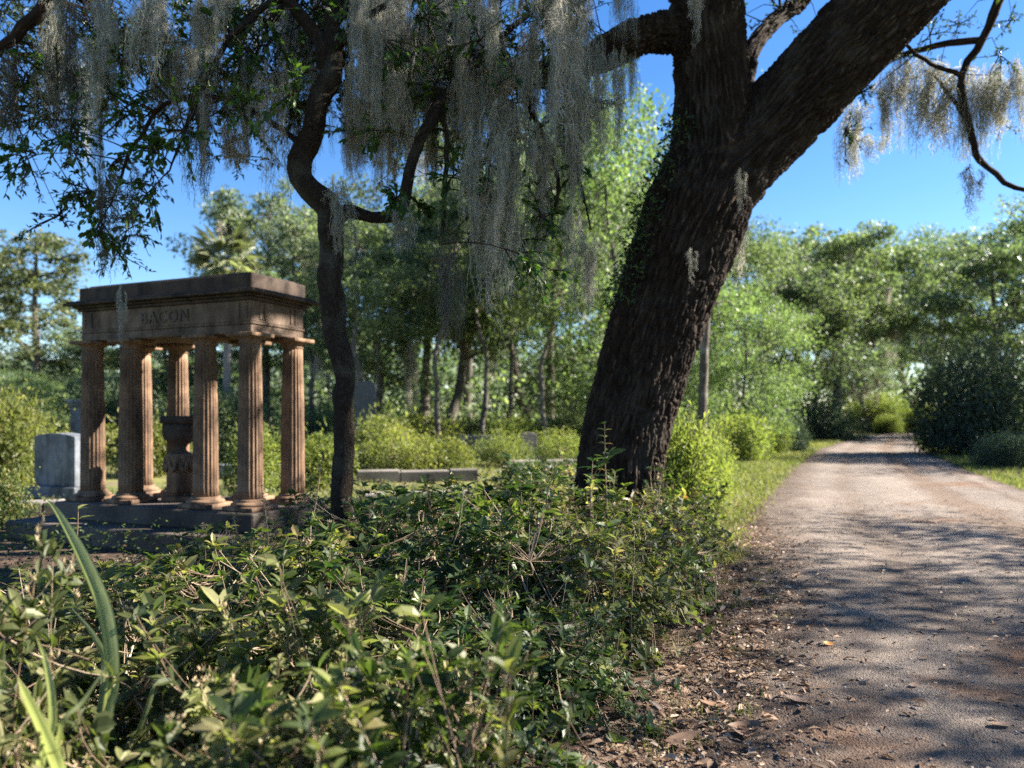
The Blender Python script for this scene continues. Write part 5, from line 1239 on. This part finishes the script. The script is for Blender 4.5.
MOSS = [  # px, top, bottom, width px, Y, prototype, material, label
    (70, -5, 165, 26, 6.2, 1, 'moss_shaded', 'thick dark moss beard hanging free in the blue sky'),
    (103, 165, 288, 20, 6.1, 1, 'moss_shaded', 'dark moss tail ending just above the colonnade roof'),
    (127, 160, 262, 18, 6.0, 3, 'moss_shaded', 'ragged dark moss beside the tail over the colonnade'),
    (122, 285, 352, 6, 6.0, 3, 'moss', 'pale thin moss strand hanging before the carved name'),
    (203, 82, 208, 26, 6.0, 1, 'moss_shaded', 'dark moss curtain over the palm crown with frayed lower end'),
    (228, 118, 176, 20, 6.3, 1, 'moss_sunlit', 'short pale moss tuft next to the dark curtain'),
    (245, 112, 172, 18, 6.4, 1, 'moss_sunlit', 'second short pale moss tuft close to the crooked stem'),
    (270, 62, 198, 18, 6.1, 3, 'moss_sunlit', 'long bright pale moss strand left of the S bend'),
    (292, 0, 118, 30, 6.6, 2, 'moss', 'grey moss behind the S bend of the crooked tree'),
    (337, 178, 262, 22, 6.05, 1, 'moss', 'grey moss clothing the fork of the crooked tree'),
    (395, -10, 130, 60, 6.4, 4, 'moss', 'wide grey moss curtain above the level limb'),
    (436, -10, 128, 54, 6.8, 2, 'moss', 'grey moss curtain in front of the slanting limb'),
    (476, 55, 185, 46, 6.3, 2, 'moss', 'grey moss beard from the tip of the slanting limb'),
    (352, 98, 176, 24, 6.6, 1, 'moss_sunlit', 'pale moss fringe nearest the crooked stem'),
    (376, 100, 186, 26, 6.6, 2, 'moss_sunlit', 'pale sunlit moss fringe in the middle of the crook'),
    (402, 104, 160, 22, 6.7, 1, 'moss_sunlit', 'pale moss fringe touching the slanting limb'),
    (508, 95, 318, 46, 6.0, 1, 'moss', 'longest thick grey moss beard hanging down to mid air'),
    (496, 170, 345, 26, 6.1, 3, 'moss_sunlit', 'pale ragged tail beside the longest moss beard'),
    (542, 120, 300, 26, 6.4, 1, 'moss', 'long narrow moss beard behind the longest one'),
    (566, -5, 150, 26, 5.2, 3, 'moss_sunlit', 'long pale curly moss strand close to the camera'),
    (575, 85, 205, 20, 6.8, 1, 'moss_shaded', 'dark moss below the end of the oak limb'),
    (445, 235, 350, 22, 6.0, 1, 'moss_shaded', 'dark moss on the hanging dead stem'),
    (590, 235, 318, 24, 6.8, 1, 'moss', 'moss beard against the bright green trees by the oak'),
    (572, 210, 290, 18, 6.9, 3, 'moss', 'thin moss strand between the two beards by the oak'),
    (696, -20, 52, 12, 6.5, 3, 'moss_sunlit', 'small pale moss tendril hanging before the upright oak limb'),
    (741, 168, 222, 8, 7.4, 3, 'moss', 'thin moss wisp clinging to the oak fork'),
    (738, 215, 292, 18, 10, 3, 'moss_sunlit', 'pale moss seen behind the oak trunk'),
    (692, 248, 288, 8, 7.4, 3, 'moss', 'pale moss patch low on the oak trunk'),
    (945, 62, 158, 40, 9.5, 1, 'moss', 'full moss beard from the hooked branch over the road'),
    (984, 70, 166, 44, 9.3, 2, 'moss', 'widest moss beard around the hooked branch'),
    (1004, 75, 140, 26, 9.3, 1, 'moss', 'moss beard on the outer side of the hooked branch'),
    (884, 70, 160, 22, 9.9, 1, 'moss', 'moss beard on the twig arching toward the oak'),
    (856, 96, 188, 24, 10.3, 1, 'moss', 'hanging moss at the tip of the arching twig'),
    (872, 135, 168, 18, 10.2, 3, 'moss', 'small moss tuft below the arching twig'),
    (905, 55, 120, 26, 9.8, 1, 'moss', 'short moss beard between the twig and the hooked branch'),
    (972, 165, 230, 16, 9.3, 3, 'moss_shaded', 'thin dark moss under the lower bend of the hooked branch'),
    (928, 56, 142, 26, 9.6, 1, 'moss', 'moss beard just inside the full beard over the road'),
    (964, 66, 172, 22, 9.4, 1, 'moss', 'narrow moss beard between the two fullest beards of the hooked branch'),
    (1018, 55, 150, 34, 9.2, 2, 'moss', 'moss beard at the picture edge above the hooked branch'),
    (994, 60, 128, 30, 9.5, 2, 'moss', 'short thick moss beard behind the outer side of the hooked branch'),
    (12, 40, 165, 22, 6.4, 1, 'moss_shaded', 'dark moss at the picture edge under the upper limb'),
    (150, -5, 60, 26, 6.8, 1, 'moss', 'short grey moss high over the colonnade'),
    (620, -20, 50, 26, 7.6, 2, 'moss', 'short moss on top of the level oak limb'),
    (398, 196, 258, 20, 6.0, 1, 'moss', 'moss tuft wrapped round the elbow of the level limb'),
    (555, 70, 180, 40, 7.4, 2, 'moss', 'moss cluster where the oak limb meets the crooked tree twigs'),
]
for i, (px, t0, t1, wpx, Y, k, mat, lab) in enumerate(MOSS):
    p = P(px, t0, Y); L = (t1 - t0) / F * Y; base_w = (.34, .24, .52, .16, .7)[k]; sx = wpx / F * Y / base_w
    o = link('spanish_moss', MM[k]); o.location = p; o.scale = (sx, sx, L); o.rotation_euler.z = (i % 2) * PI + .2 * math.sin(i * 3)
    if mat != 'moss': omat(o, M[mat])
    tag(o, lab, 'moss', GM)
# the finer curtain among the twigs, past counting
rng = np.random.default_rng(51)
def moss_mass(name, cs, Ls, ws, mat, kmin=0):
    b = Buf()
    for c, L, sw in zip(cs, Ls, ws):
        V, Fs, R, _ = MA[rng.integers(0, 4)]; a = rng.random() * 6.28
        W = V * np.array([sw, sw, L]); W = np.stack([W[:, 0] * math.cos(a) - W[:, 1] * math.sin(a), W[:, 0] * math.sin(a) + W[:, 1] * math.cos(a), W[:, 2]], 1) + c
        nfull = len(V); b.add(W, Fs, R)
    tag(obj(name, b, mat, None, False), kind='stuff')
cs, Ls, ws = [], [], []
for k in range(120):
    x = rng.normal(420, 90) if k < 100 else rng.uniform(-10, 270) if k < 112 else rng.normal(500, 60); yt = rng.uniform(-60, 120) if k < 100 else rng.uniform(-40, 90); Yd = rng.uniform(6.45, 8.0)
    cs.append(P(x, yt, Yd)); Ls.append(rng.uniform(.4, 1.25)); ws.append(rng.uniform(.35, .85))
for k in range(80):
    x, yt = [(rng.uniform(345, 402), rng.uniform(-50, 70)), (rng.uniform(452, 590), rng.uniform(-50, 120)), (rng.uniform(175, 285), rng.uniform(-50, 90)), (rng.uniform(-5, 150), rng.uniform(-50, 60)), (rng.uniform(470, 600), rng.uniform(90, 215))][(0, 1, 1, 0, 2, 1, 3, 4)[k % 8]]
    cs.append(P(x, yt, rng.uniform(5.6, 6.4))); Ls.append(rng.uniform(.3, .95)); ws.append(rng.uniform(.25, .75))
moss_mass('hanging_moss_foliage', cs, Ls, ws, M['moss'])
cs, Ls, ws = [], [], []
pool = np.vstack([TCS[i] for i in (4, 5, 6, 7, 8, 9, 10, 15, 16, 19, 20, 21, 24)]); 
for k in rng.integers(0, len(pool), 300):
    cs.append(pool[k] - UP * .2); Ls.append(rng.uniform(.9, 2.0)); ws.append(rng.uniform(1.0, 1.9))
moss_mass('far_moss_foliage', cs, Ls, ws, M['moss_sunlit'])
